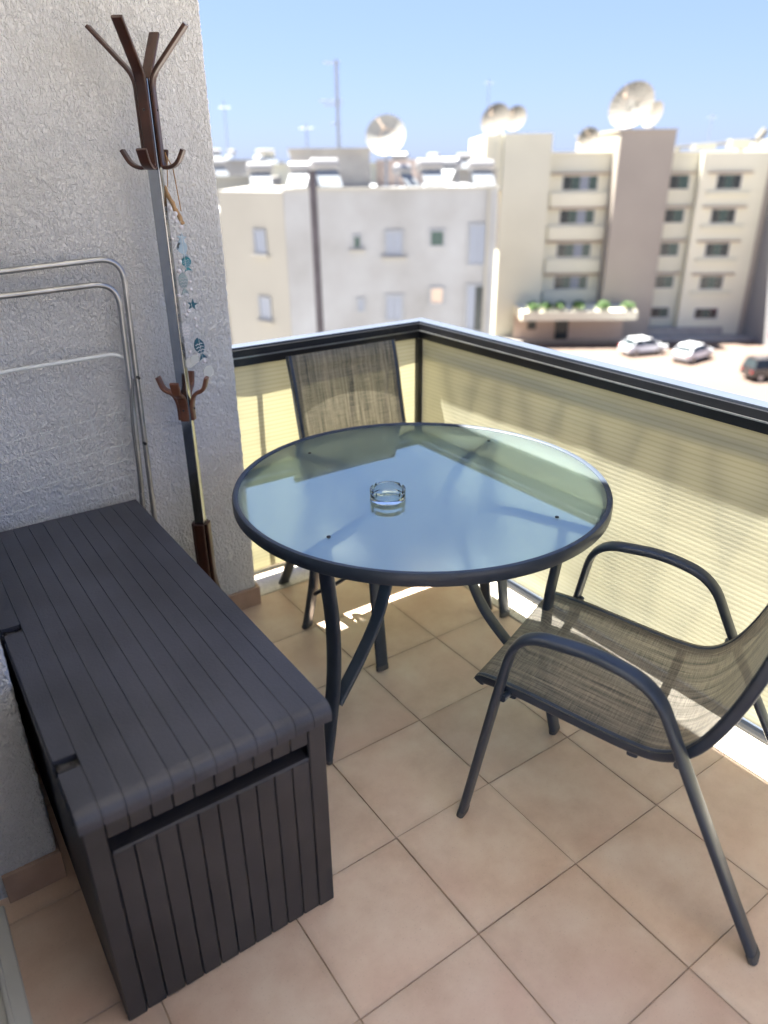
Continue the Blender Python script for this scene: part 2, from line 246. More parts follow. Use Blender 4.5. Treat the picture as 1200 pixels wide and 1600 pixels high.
# ------------------------------------------------------------------ mesh helpers
class MB:
    def __init__(s): s.v = []; s.f = []; s.uv = {}
    def add(s, vs, fs):
        o = len(s.v); s.v += [tuple(q) for q in vs]; s.f += [tuple(i + o for i in f) for f in fs]; return s
    def box(s, x0, y0, z0, x1, y1, z1):
        return s.add([(x0,y0,z0),(x1,y0,z0),(x1,y1,z0),(x0,y1,z0),(x0,y0,z1),(x1,y0,z1),(x1,y1,z1),(x0,y1,z1)],
                     [(0,3,2,1),(4,5,6,7),(0,1,5,4),(1,2,6,5),(2,3,7,6),(3,0,4,7)])
    def bbox(s, x0, y0, z0, x1, y1, z1, c=.003):   # chamfered box
        vs = []; 
        for sx, X in ((1, x0), (-1, x1)):
            for sy, Y in ((1, y0), (-1, y1)):
                for sz, Z in ((1, z0), (-1, z1)):
                    vs += [(X, Y + sy * c, Z + sz * c), (X + sx * c, Y, Z + sz * c), (X + sx * c, Y + sy * c, Z)]
        def i(a, b, d, k): return (a * 4 + b * 2 + d) * 3 + k
        fs = [(i(0,0,0,0), i(0,0,1,0), i(0,1,1,0), i(0,1,0,0)), (i(1,0,0,0), i(1,1,0,0), i(1,1,1,0), i(1,0,1,0)),
              (i(0,0,0,1), i(1,0,0,1), i(1,0,1,1), i(0,0,1,1)), (i(0,1,0,1), i(0,1,1,1), i(1,1,1,1), i(1,1,0,1)),
              (i(0,0,0,2), i(0,1,0,2), i(1,1,0,2), i(1,0,0,2)), (i(0,0,1,2), i(1,0,1,2), i(1,1,1,2), i(0,1,1,2))]
        for a in (0, 1):
            for b in (0, 1):
                fs.append((i(a,b,0,0), i(a,b,1,0), i(a,b,1,1), i(a,b,0,1)))
                fs.append((i(0,a,b,1), i(1,a,b,1), i(1,a,b,2), i(0,a,b,2)))
                fs.append((i(a,0,b,0), i(a,1,b,0), i(a,1,b,2), i(a,0,b,2)))
                for d in (0, 1): fs.append((i(a,b,d,0), i(a,b,d,1), i(a,b,d,2)))
        return s.add(vs, fs)
    def sweep(s, path, side, w, t, prof=None, seg=16, closed=False, ex=3.2, scale=None):
        """sweep a rounded section (w along side, t across) along a path"""
        path = [Vector(p) for p in path]; n = len(path); side = Vector(side).normalized() if side is not None else None
        if prof is None:
            prof = []
            for k in range(seg):
                a = 2 * math.pi * (k + .5) / seg; c, d = math.cos(a), math.sin(a)
                prof.append((math.copysign(abs(c) ** (2 / ex), c) * w / 2, math.copysign(abs(d) ** (2 / ex), d) * t / 2))
        K = len(prof); vs = []; fs = []; pside = side
        for i in range(n):
            a = path[(i - 1) % n] if closed or i > 0 else path[i]; b = path[(i + 1) % n] if closed or i < n - 1 else path[i]
            tg = (b - a).normalized()
            if side is None:
                if pside is None: pside = tg.orthogonal()
                sd = (pside - tg * pside.dot(tg)).normalized(); pside = sd
            else: sd = (side - tg * side.dot(tg)).normalized()
            nn = tg.cross(sd); k = scale[i] if scale else 1
            for x, y in prof: vs.append(path[i] + sd * x * k + nn * y * k)
        for i in range(n if closed else n - 1):
            j = (i + 1) % n
            for k in range(K):
                k2 = (k + 1) % K; fs.append((i * K + k, j * K + k, j * K + k2, i * K + k2))
        if not closed: fs += [tuple(range(K))[::1], tuple((n - 1) * K + k for k in reversed(range(K)))]
        return s.add(vs, fs)
    def tube(s, path, r, seg=10, closed=False, scale=None): return s.sweep(path, None, 2 * r, 2 * r, seg=seg, closed=closed, ex=2, scale=scale)
    def cyl(s, a, b, r, seg=20, r2=None):
        return s.sweep([a, b], None, 2 * r, 2 * r, seg=seg, ex=2, scale=[1, (r2 or r) / r])
    def lathe(s, prof, seg=48, c=(0, 0, 0), closed=False, mod=None):
        vs = []; fs = []; n = len(prof)
        for k in range(seg):
            a = 2 * math.pi * k / seg
            for j, (r, z) in enumerate(prof):
                z2 = z + (mod(a, j) if mod else 0); vs.append((c[0] + r * math.cos(a), c[1] + r * math.sin(a), c[2] + z2))
        for k in range(seg):
            k2 = (k + 1) % seg
            for j in range(n if closed else n - 1):
                j2 = (j + 1) % n; fs.append((k * n + j, k2 * n + j, k2 * n + j2, k * n + j2))
        if not closed:
            for j, fl in ((0, 1), (n - 1, 0)):
                if prof[j][0] > 1e-6: fs.append(tuple(k * n + j for k in (reversed(range(seg)) if fl else range(seg))))
        return s.add(vs, fs)
    def prism(s, poly, p0, ex, ey, d):  # 2d polygon extruded by vector d
        ex, ey, d, p0 = Vector(ex), Vector(ey), Vector(d), Vector(p0); n = len(poly)
        vs = [p0 + ex * x + ey * y for x, y in poly]; vs += [q + d for q in vs]
        return s.add(vs, [tuple(reversed(range(n))), tuple(range(n, 2 * n))] + [(i, (i + 1) % n, n + (i + 1) % n, n + i) for i in range(n)])
    def sphere(s, c, r, seg=14, rings=8, sc=(1, 1, 1)):
        vs = []; fs = []
        for i in range(rings + 1):
            th = math.pi * i / rings
            for k in range(seg):
                a = 2 * math.pi * k / seg; vs.append((c[0] + sc[0]*r*math.sin(th)*math.cos(a), c[1] + sc[1]*r*math.sin(th)*math.sin(a), c[2] + sc[2]*r*math.cos(th)))
        for i in range(rings):
            for k in range(seg):
                k2 = (k + 1) % seg; fs.append((i*seg+k, (i+1)*seg+k, (i+1)*seg+k2, i*seg+k2))
        return s.add(vs, fs)

def obj(name, mb, material, parent=None, smooth=False, ang=40, loc=None):
    me = bpy.data.meshes.new(name); me.from_pydata(mb.v, [], mb.f); me.validate(); me.update()
    me.materials.append(MT[material] if isinstance(material, str) else material)
    if smooth:
        me.shade_smooth()
        try: me.set_sharp_from_angle(angle=R(ang))
        except Exception: pass
    o = bpy.data.objects.new(name, me); COL.objects.link(o)
    if parent: o.parent = parent
    if loc: o.location = loc
    return o
def fixn(o):
    import bmesh
    bm = bmesh.new(); bm.from_mesh(o.data); bmesh.ops.recalc_face_normals(bm, faces=bm.faces); bm.to_mesh(o.data); bm.free(); return o
def tag(o, label=None, cat=None, group=None, kind=None):
    if label: o['label'] = label
    if cat: o['category'] = cat
    if group: o['group'] = group
    if kind: o['kind'] = kind
    return o
def empty(name, loc, rz=0, label=None, cat=None, group=None):
    o = bpy.data.objects.new(name, None); COL.objects.link(o); o.location = loc; o.rotation_euler = (0, 0, rz); o.empty_display_size = .1
    return tag(o, label, cat, group)
def link_copy(o, parent, loc=None):
    c = o.copy(); COL.objects.link(c); c.parent = parent
    if loc is not None: c.location = loc
    return c
def copy_tree(o, parent=None):
    kids = list(o.children); c = o.copy(); COL.objects.link(c); c.parent = parent
    for ch in kids: copy_tree(ch, c)
    return c
def fillet(pts, r, n=7):
    pts = [Vector(p) for p in pts]; out = [pts[0]]
    for i in range(1, len(pts) - 1):
        a, b, c = pts[i-1], pts[i], pts[i+1]; ri = r.get(i, .02) if isinstance(r, dict) else r
        u, v = (a - b), (c - b); d = min(ri, u.length * .49, v.length * .49); p, q = b + u.normalized() * d, b + v.normalized() * d
        for k in range(n + 1):
            t = k / n; out.append(p * (1 - t) ** 2 + b * 2 * t * (1 - t) + q * t * t)
    out.append(pts[-1]); return out
def catmull(pts, n=8):
    P = [Vector(p) for p in pts]; P = [P[0] * 2 - P[1]] + P + [P[-1] * 2 - P[-2]]; out = []
    for i in range(1, len(P) - 2):
        for k in range(n):
            t = k / n; out.append(.5 * ((2 * P[i]) + (P[i+1] - P[i-1]) * t + (2*P[i-1] - 5*P[i] + 4*P[i+1] - P[i+2]) * t*t + (3*P[i] - P[i-1] - 3*P[i+1] + P[i+2]) * t**3))
    out.append(P[-2]); return out

# ------------------------------------------------------------------ SETTING: floor, ceiling, ground
T = .33; TX0, TY0 = 1.14, 1.464
fl = obj('balcony_floor', MB().box(-.2, -1.6, -.22, 2.08, 2.67, -.0045), 'grout'); tag(fl, kind='structure')
tm = MB().bbox(-.1639, -.1639, -.006, .1639, .1639, 0, .0013)
first = None
for i in range(-4, 2):
    for j in range(-6, 3):
        x, y = TX0 + T * (i + .5), TY0 + T * (j + .5)
        if first is None:
            first = obj('tile', tm, 'tile', fl); o = first
        else: o = link_copy(first, fl)
        o.location = (x + rnd.uniform(-.0006, .0006), y + rnd.uniform(-.0006, .0006), rnd.uniform(-.0006, .0004)); o.rotation_euler = (rnd.uniform(-.001, .001), rnd.uniform(-.001, .001), rnd.uniform(-.003, .003))
# terrazzo strips along the two railings
for k, (a, b) in enumerate([(-1.5, -.42), (-.417, .663), (.666, 1.746), (1.749, 2.452)]):
    o = obj('edging_slab', MB().bbox(1.8035, a, -.006, 1.985, b, .003, .002), 'terrazzo', fl)
for k, (a, b) in enumerate([(1.047, 1.985)]):
    o = obj('edging_slab', MB().bbox(a, 2.4555, -.006, b, 2.60, .003, .002), 'terrazzo', fl)
cl = obj('ceiling', MB().box(-1.6, -1.7, 3.0, 1.505, 3.27, 3.18), 'ceil'); tag(cl, kind='structure')
gd = obj('ground', MB().box(-2500, -2500, -14.3, 2500, 2500, -13.8), 'ground'); tag(gd, kind='structure')

# ------------------------------------------------------------------ stuccoed walls
def stucco_sheet(path, z0, z1, dz, amp=.0022, bot=None):
    """path: list of (x,y,nx,ny); grid wrapped along it and roughened"""
    mb = MB(); nz = int((z1 - z0) / dz) + 1; vs = []; n = len(path)
    for i, (x, y, nx, ny) in enumerate(path):
        for j in range(nz):
            z = z0 + (z1 - z0) * j / (nz - 1)
            d = amp * (noise.noise(Vector((x * 55, y * 55, z * 45))) * 1.1 + noise.noise(Vector((x * 130, y * 130, z * 110)))) + .003 * noise.noise(Vector((x * 4, y * 4, z * 4)))
            if 0: pass
            vs.append((x + nx * d, y + ny * d, z))
    fs = [(i * nz + j, (i + 1) * nz + j, (i + 1) * nz + j + 1, i * nz + j + 1) for i in range(n - 1) for j in range(nz - 1)]
    mb.add(vs, fs); return mb
def seg_path(a, b, nrm, step):
    L = math.hypot(b[0] - a[0], b[1] - a[1]); n = max(2, int(L / step)); return [(a[0] + (b[0]-a[0]) * k / n, a[1] + (b[1]-a[1]) * k / n, *nrm) for k in range(n + 1)]
def corner(c, r, a0, a1, n=5):
    return [(c[0] + r * math.cos(R(a0 + (a1 - a0) * k / n)), c[1] + r * math.sin(R(a0 + (a1 - a0) * k / n)), math.cos(R(a0 + (a1 - a0) * k / n)), math.sin(R(a0 + (a1 - a0) * k / n))) for k in range(n + 1)]
WX = 1.022
bw = empty('stucco_wall', (0, 2.5, 0), label='rough white sprayed stucco side wall behind the coat stand and drying rack', cat='wall')
p_ = seg_path((.04, 2.41), (WX - .008, 2.41), (0, -1), .0065)[:-1] + corner((WX - .008, 2.418), .008, -90, 0) + seg_path((WX, 2.42), (WX, 2.69), (1, 0), .01)[1:]
o = obj('wall_face', stucco_sheet(p_, .078, 3.0, .0075), 'stucco', bw, smooth=True, ang=180); o.location = (0, -2.5, 0)
obj('wall_core', MB().box(-.2, 2.425, -.2, WX - .012, 2.68, 3.0), 'stucco', bw).location = (0, -2.5, 0)
for a, b in ((.05, .38), (.383, .71), (.713, 1.034)):
    obj('skirting_tile', MB().bbox(a, 2.398, .001, b, 2.412, .083, .0015), 'skirt', bw).location = (0, -2.5, 0)
obj('skirting_tile', MB().bbox(1.024, 2.413, .001, 1.036, 2.454, .083, .0015), 'skirt', bw).location = (0, -2.5, 0)

hw = empty('house_wall', (-.1, 2, 0), label='short end of rough stucco house wall beside the sliding door, left of the storage box', cat='wall')
HX = .055
def mv(o, p=(.1, -2, 0)): o.location = p; return o
p_ = seg_path((-.085, 1.53), (HX - .012, 1.53), (0, -1), .0065)[:-1] + corner((HX - .012, 1.542), .012, -90, 0) + seg_path((HX, 1.545), (HX, 2.40), (1, 0), .0075)[1:]
mv(obj('wall_face', stucco_sheet(p_, .085, 3.0, .009, .003), 'stucco', hw, smooth=True, ang=180))
mv(obj('wall_core', MB().box(-.2, 1.545, -.2, HX - .016, 2.42, 3.0), 'stucco', hw))
mv(obj('skirting_tile', MB().bbox(-.075, 1.519, .001, HX + .004, 1.532, .09, .0015), 'skirt', hw))
mv(obj('skirting_tile', MB().bbox(HX - .008, 1.533, .001, HX + .005, 2.396, .09, .0015), 'skirt', hw))
mv(obj('wall_return', MB().box(-.35, -1.7, -.2, -.12, -.75, 3.0), 'stucco', hw))
mv(obj('lintel', MB().box(-.35, -.75, 2.2, -.12, 1.545, 3.0), 'stucco', hw))

sd = empty('sliding_door', (-.15, .4, 0), label='pale aluminium sliding door frame and track in the bottom left corner', cat='door')
def ds(name, mb, mt_): o = obj(name, mb, mt_, sd); o.location = (.15, -.4, 0); return o
ds('sill', MB().bbox(-.215, -.75, -.002, -.088, 1.515, .016, .003), 'alum')
ds('track', MB().bbox(-.175, -.75, .016, -.165, 1.48, .034, .002), 'alum'); ds('track', MB().bbox(-.128, -.75, .016, -.118, 1.48, .034, .002), 'alum')
ds('jamb', MB().bbox(-.215, 1.485, .016, -.10, 1.528, 2.2, .003), 'alum'); ds('jamb', MB().bbox(-.215, -.75, .016, -.10, -.71, 2.2, .003), 'alum')
ds('leaf_frame', MB().bbox(-.185, .40, .036, -.155, .46, 2.19, .003).bbox(-.185, 1.42, .036, -.155, 1.484, 2.19, .003).bbox(-.185, .461, .036, -.155, 1.419, .11, .003).bbox(-.185, .461, 2.12, -.155, 1.419, 2.19, .003), 'alum')
ds('door_glass', MB().box(-.173, .46, .11, -.167, 1.42, 2.12), 'pane')

# ------------------------------------------------------------------ railing with cream screen
RX, RY, RZ = 1.945, 2.545, 1.013
rl = empty('railing', (RX, RY, 0), label='black balcony railing lined with cream ribbed screen and topped by a pale flat cap', cat='railing')
def rp(name, mb, mt_, **k):
    o = obj(name, mb, mt_, rl, **k); o.location = (-RX, -RY, 0); return o
def cap_poly(): return None
# pale cap (mitred L)
def lring(o1, i1, z0, z1):  # L-shaped band: inner offset i1, outer offset o1 (from the inner faces)
    mb = MB(); a = [(RX + i1, -1.6), (RX + i1, RY + i1), (1.03, RY + i1), (1.03, RY + o1), (RX + o1, RY + o1), (RX + o1, -1.6)]
    n = 6; vs = [(x, y, z0) for x, y in a] + [(x, y, z1) for x, y in a]
    fs = [(0, 5, 4, 1), (1, 4, 3, 2), (6, 7, 10, 11), (7, 8, 9, 10)] + [(i, (i + 1) % 6, 6 + (i + 1) % 6, 6 + i) for i in range(6)]
    mb.add(vs, fs); return mb
rp('cap', lring(.068, .012, RZ - .004, RZ + .004), 'cap')
rp('handrail', lring(.07, 0, RZ - .030, RZ - .0045), 'black'); rp('handrail', lring(.07, .002, RZ - .066, RZ - .036), 'black')
rp('slit_light_strip', lring(.066, -.003, RZ - .0355, RZ - .0305), 'steel')  # light strip stands in for daylight in the slit between the bars
rp('corner_post', MB().bbox(RX - .004, RY - .004, .004, RX + .022, RY + .022, RZ - .067, .002), 'black')
rp('screen_batten', MB().bbox(1.024, RY - .012, .06, 1.034, RY + .01, RZ - .067, .002), 'black')
# ribbed screens as gently billowing sheets
def screen(a, b, nrm, z0, z1):
    a, b, nrm = Vector(a), Vector(b), Vector(nrm); L = (b - a).length; nx = int(L / .03); nz = 110; vs = []
    for i in range(nx + 1):
        for j in range(nz + 1):
            s = i / nx; z = z0 + (z1 - z0) * j / nz; q = a.lerp(b, s)
            e = min(1, s * 8, (1 - s) * 8) * min(1, j / nz * 5, (1 - j / nz) * 5)
            d = .004 * e * math.exp(-((z - .83) / .05) ** 2) + .006 * e * noise.noise(Vector((q.x * 2.2, q.y * 2.2, z * 3.5 + 7))) + .0015 * e * noise.noise(Vector((q.x * 7, q.y * 7, z * 3)))
            vs.append((q.x + nrm.x * d, q.y + nrm.y * d, z))
    mb = MB(); mb.add(vs, [(i*(nz+1)+j, (i+1)*(nz+1)+j, (i+1)*(nz+1)+j+1, i*(nz+1)+j+1) for i in range(nx) for j in range(nz)]); return mb
rp('screen', screen((RX + .024, -1.5, 0), (RX + .024, RY, 0), (-1, 0, 0), .02, RZ - .06), 'fabric', smooth=True, ang=180)
rp('screen', screen((1.035, RY + .024, 0), (RX, RY + .024, 0), (0, -1, 0), .055, RZ - .06), 'fabric', smooth=True, ang=180)
rp('bottom_channel', MB().bbox(RX - .008, .2, .004, RX + .01, 2.1, .018, .002), 'black')
rp('bottom_channel', MB().bbox(RX + .018, -1.5, .004, RX + .034, RY, .026, .002), 'cap')
rp('hem_tube', MB().tube([(1.035, RY + .015, .05), (RX, RY + .015, .045)], .009), 'alum', smooth=True)
# iron balustrade outside the screens
def rail_box(p, q, wv, name='baluster'):
    rp(name, MB().sweep([p, q], Vector((0, 0, 1)) if abs((Vector(q) - Vector(p)).normalized().z) < .9 else (1, 0, 0), wv, wv, seg=8, ex=8), 'black')
ox = RX + .062; oy = RY + .06
rail_box((ox, -1.5, .86), (ox, oy, .86), .035, 'middle_rail'); rail_box((ox, -1.5, .10), (ox, oy, .10), .03, 'lower_rail')
rail_box((1.05, oy, .10), (ox - .02, oy, .10), .03, 'lower_rail')
for yc in (2.05, 1.25, .45, -.35):
    for a, b in ((-.12, -.34), (0, 0), (.12, .34), (-.34, -.12), (.34, .12)):
        rail_box((ox, yc + a, .845), (ox, yc + b, .115), .024)
for xc in (1.25, 1.68):
    for a, b in ((-.08, -.08), (.10, .10)):
        rail_box((xc + a, oy, .94), (xc + b, oy, .115), .02)

# ------------------------------------------------------------------ storage box
bx = empty('storage_box', (.33, 1.70, 0), label='large dark grey-brown plastic storage box with a plank-look lid', cat='storage box')
def bp_(name, mb, mt_, **k):
    o = obj(name, mb, mt_, bx, **k); o.location = (-.33, -1.70, 0); return o
BX0, BX1, BY0, BY1, BZ = .078, .583, 1.078, 2.335, .562
bp_('body', MB().box(BX0 + .012, BY0 + .014, .012, BX1 - .012, BY1, .468).box(BX0 + .012, BY0 + .05, .468, BX1 - .012, BY1, .512).box(BX0 + .012, BY0 + .014, .512, BX1 - .012, BY1, BZ - .002), 'boxdark')
NB = 12; bwid = (BX1 - BX0) / NB
for k in range(NB):
    x0 = BX0 + k * bwid + .0008; x1 = BX0 + (k + 1) * bwid - .0008
    if k in (0, NB - 1):
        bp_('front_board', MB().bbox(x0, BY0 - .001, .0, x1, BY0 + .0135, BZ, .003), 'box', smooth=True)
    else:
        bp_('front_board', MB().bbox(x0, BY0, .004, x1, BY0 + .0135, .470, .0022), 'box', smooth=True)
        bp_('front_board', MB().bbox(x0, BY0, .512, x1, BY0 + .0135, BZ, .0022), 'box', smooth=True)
bp_('grip_slot', MB().bbox(BX0 + bwid + .001, BY0 - .003, .4705, BX1 - bwid - .001, BY0 + .0138, .478, .003).bbox(BX0 + bwid + .001, BY0 + .0105, .4705, BX1 - bwid - .001, BY0 + .049, .474, .001), 'box')
nside = 24
for k in range(nside):
    y0 = BY0 + .015 + k * (BY1 - BY0 - .015) / nside; y1 = y0 + (BY1 - BY0 - .015) / nside - .0024
    for X0, X1 in ((BX0, BX0 + .0115), (BX1 - .0115, BX1)):
        bp_('side_board', MB().bbox(X0, y0, .003, X1, y1, BZ, .002), 'box')
# lid: a dark core and one crowned plank after another, each rolled down over the front edge
LX0, LX1 = .074, .590; LW = (LX1 - LX0) / NB; LY0, LY1, LZ = 1.066, 2.340, .603
bp_('lid', MB().bbox(LX0 + .004, LY0 + .012, BZ + .002, LX1 - .004, LY1 - .004, LZ - .010, .006), 'dustbox')
notch = {0: [(1.17, 1.235), (1.71, 1.765)]}
for k in range(NB):
    xc = LX0 + (k + .5) * LW; hw_ = LW / 2 - .0006
    prof = []
    for q in range(9):
        u = -1 + 2 * q / 8; prof.append((u * hw_, .0036 * (1 - u * u) + .003 * u))
    prof = prof + [(hw_, -.010), (-hw_, -.010)]
    prof = [(a, -b) for a, b in prof]
    drop = .034
    def path(y_from, y_to, front):
        pts = [(xc, y_to, LZ - .0022), (xc, y_from, LZ - .0022)]
        if front:
            r = .018; pts = [(xc, y_to, LZ - .0022)]
            for q in range(9):
                a = q / 8 * math.pi / 2; pts.append((xc, LY0 + r - r * math.sin(a), LZ - .0022 - r + r * math.cos(a)))
            pts.append((xc, LY0 + .001, LZ - drop))
        return pts
    spans = [(LY0, LY1, True)]
    mb = MB()
    if k == 0:   # hinge side plank is cut by two hinge notches
        cuts = [1.183, 1.222, 1.722, 1.758]
        mb.sweep(path(LY0, cuts[0], True), (1, 0, 0), 0, 0, prof=prof)
        mb.sweep(path(cuts[1], cuts[2], False), (1, 0, 0), 0, 0, prof=prof)
        mb.sweep(path(cuts[3], LY1, False), (1, 0, 0), 0, 0, prof=prof)
    else: mb.sweep(path(LY0, LY1, True), (1, 0, 0), 0, 0, prof=prof)
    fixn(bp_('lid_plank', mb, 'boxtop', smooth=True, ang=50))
for yc in (1.2025, 1.74):
    bp_('hinge', MB().bbox(LX0 + .004, yc - .004, BZ + .003, LX0 + .036, yc + .004, LZ - .003, .001).bbox(LX0 + .028, yc - .016, BZ + .003, LX0 + .036, yc + .016, LZ - .005, .001), 'boxdark')
bp_('lid_rim', MB().bbox(LX1 - .003, LY0 + .02, BZ + .004, LX1 + .003, LY1, LZ - .008, .003).bbox(LX0 - .003, LY0 + .02, BZ + .004, LX0 + .003, 1.183, LZ - .008, .003).bbox(LX0 - .003, 1.222, BZ + .004, LX0 + .003, 1.722, LZ - .008, .003).bbox(LX0 - .003, 1.758, BZ + .004, LX0 + .003, LY1, LZ - .008, .003), 'boxtop')

# ------------------------------------------------------------------ table
TC = Vector((1.283, 1.662, 0)); TR = .578; TZ = .735
tb = empty('round_table', TC, R(20), label='round patio table with slate metal rim and frosted glass top', cat='table')
# rim ring: section (r,z)
prof = [(TR - .020, TZ - .012), (TR - .018, TZ + .0005), (TR - .010, TZ + .0045), (TR - .003, TZ + .003), (TR, TZ - .004), (TR, TZ - .030), (TR - .004, TZ - .035), (TR - .026, TZ - .035), (TR - .028, TZ - .030), (TR - .028, TZ - .0125)]
obj('rim', MB().lathe(prof, 128, closed=True), 'slate', tb, smooth=True, ang=50)
obj('glass_top', MB().lathe([(0, TZ - .0115), (TR - .0205, TZ - .0115), (TR - .0195, TZ - .0105), (TR - .0185, TZ - .0015), (0, TZ - .0015)], 128), 'tglass', tb, smooth=True, ang=30)
for k in range(4):
    a = R(90 * k); d = Vector((math.cos(a), math.sin(a), 0)); sd_ = Vector((-math.sin(a), math.cos(a), 0)); zt = TZ - .021
    # outer leg: from under the rim, bowing slightly inwards, out to the foot
    pts = catmull([d * .475 + ZV * (zt - .005), d * .466 + ZV * .60, d * .452 + ZV * .45, d * .458 + ZV * .28, d * .487 + ZV * .12, d * .515 + ZV * .004], 8)
    lg = obj('leg', MB().sweep(pts, sd_, .047, .024), 'slate', tb, smooth=True, ang=50)
    pf = [pts[-1] + ZV * .012, pts[-1]]; obj('foot_cap', MB().sweep([d * .5135 + ZV * .010, d * .5155 + ZV * -.000], sd_, .049, .026), 'rubber', lg, smooth=True)
    # C brace: flat bar in from the rim, curving down and back out to the leg
    pts = catmull([d * (TR - .03) + ZV * zt, d * .44 + ZV * zt, d * .30 + ZV * (zt - .002), d * .215 + ZV * (zt - .03), d * .170 + ZV * (zt - .10), d * .175 + ZV * .50, d * .235 + ZV * .37, d * .33 + ZV * .27, d * .452 + ZV * .175], 7)
    br = obj('brace', MB().sweep(pts, sd_, .043, .016), 'slate', tb, smooth=True, ang=50)
    obj('bolt', MB().lathe([(0, .0), (.006, 0), (.0052, .002), (0, .003)], 14, c=(d.x * .452, d.y * .452, TZ - .0005)), 'black', br, smooth=True)

# ------------------------------------------------------------------ ashtray
az = TZ - .0012
a_ = obj('ashtray', MB(), 'glass') if 0 else None
def notchz(a, j):
    if j in (3, 4, 5, 6):
        for c in (35, 145, 215, 325):
            dd = abs((math.degrees(a) - c + 180) % 360 - 180)
            if dd < 8: return -.009 * math.sqrt(max(0, 1 - (dd / 8) ** 2))
    return 0
pr = [(0, 0), (.050, 0), (.0525, .003), (.0525, .033), (.0515, .0345), (.048, .0345), (.047, .033), (.0455, .013), (.041, .009), (0, .008)]
ax, ay = 1.128, 1.618
at = obj('ashtray', MB().lathe(pr, 120, mod=notchz), 'glass', smooth=True, ang=35); at.location = (ax, ay, az + .0004)
at.rotation_euler = (0, 0, R(-34.5)); tag(at, 'round clear glass ashtray standing on the glass table', 'ashtray')

# ------------------------------------------------------------------ sling chairs (origin: floor under the seat front, facing +y)
def make_chair():
    ch = empty('patio_chair', (0, 0, 0))
    prof2 = [(0, .415), (-.012, .4275), (-.10, .4255), (-.25, .408), (-.38, .394), (-.455, .398), (-.51, .432), (-.555, .50), (-.60, .62), (-.635, .76), (-.66, .88), (-.69, .985)]
    for sx in (-1, 1):
        side = Vector((sx, 0, 0))
        pts = catmull([(sx * .235, y, z) for y, z in prof2], 6)
        obj('seat_rail', MB().sweep(pts, (1, 0, 0), .018, .029), 'slate', ch, smooth=True, ang=50)
        # front leg, armrest and rear leg bent from one flat tube
        xa, xf = .272, .296
        pts = [(sx * xf, .0, .006), (sx * .281, -.078, .47), (sx * xa, -.108, .628), (sx * (xa + .003), -.30, .640), (sx * (xa + .003), -.435, .607), (sx * .276, -.525, .42), (sx * .30, -.742, .006)]
        pts = fillet(pts, {1: .1, 2: .085, 3: .06, 4: .085, 5: .15}, 9)
        n = len(pts)
        af = obj('arm_frame', MB().sweep(pts, (1, 0, 0), .047, .021, ex=2.8), 'slate2' if 0 else 'slate', ch, smooth=True, ang=50)
        for p, q in ((pts[0], pts[1]), (pts[-1], pts[-2])):
            dd = (q - p).normalized(); obj('foot_cap', MB().sweep([p - dd * .004, p + dd * .014], (1, 0, 0), .0485, .0225), 'rubber', af, smooth=True)
        for y, z in ((-.085, .424), (-.505, .43)):
            obj('bracket', MB().cyl((sx * .236, y, z - .01), (sx * .280, y, z), .009, 12), 'slate', af, smooth=True)
    for y, z in ((-.09, .405), (-.40, .372)):
        p = [(-.235, y, z), (-.14, y, z - .018), (.14, y, z - .018), (.235, y, z)]
        obj('cross_bar', MB().sweep(fillet(p, .05), (0, 1, 0), .026, .014), 'slate', ch, smooth=True)
    obj('back_bar', MB().tube([(-.235, -.699, .968), (.235, -.699, .968)], .007), 'slate', ch, smooth=True)
    # sling with uv
    pts = catmull([(0, y, z + .004) for y, z in prof2], 8)[3:]
    nx = 16; vs = []; L = [0]
    for i in range(1, len(pts)): L.append(L[-1] + (pts[i] - pts[i-1]).length)
    for i, p in enumerate(pts):
        for k in range(nx + 1):
            u = -1 + 2 * k / nx; sag = .012 * (1 - u * u) * (1 if .05 < L[i] / L[-1] < .95 else .3)
            t = (pts[min(i+1, len(pts)-1)] - pts[max(i-1, 0)]).normalized(); nn = Vector((0, t.z, -t.y))
            q = Vector((u * .246, p.y, p.z - .004)) + nn * (.0135 - sag); vs.append(q)
    mb = MB().add(vs, [(i*(nx+1)+k, i*(nx+1)+k+1, (i+1)*(nx+1)+k+1, (i+1)*(nx+1)+k) for i in range(len(pts)-1) for k in range(nx)])
    sg = obj('sling', mb, 'sling', ch, smooth=True, ang=180)
    uvl = sg.data.uv_layers.new(name='UVMap')
    for lp in sg.data.loops:
        vi = lp.vertex_index; i, k = divmod(vi, nx + 1); uvl.data[lp.index].uv = (k / nx * .464, L[i])
    return ch
chair = make_chair(); chair.location = (1.285, 1.205, 0); chair.rotation_euler = (0, 0, R(111.5 - 90))
tag(chair, 'nearer dark sling chair turned sideways with its woven mesh seat in full view', 'chair', 'sling patio chairs')
ch2 = copy_tree(chair); ch2.location = (1.487, 1.75, 0); ch2.rotation_euler = (0, 0, R(180))
ch2['label'] = 'far sling chair pushed in behind the table, back against the corner of the railing'

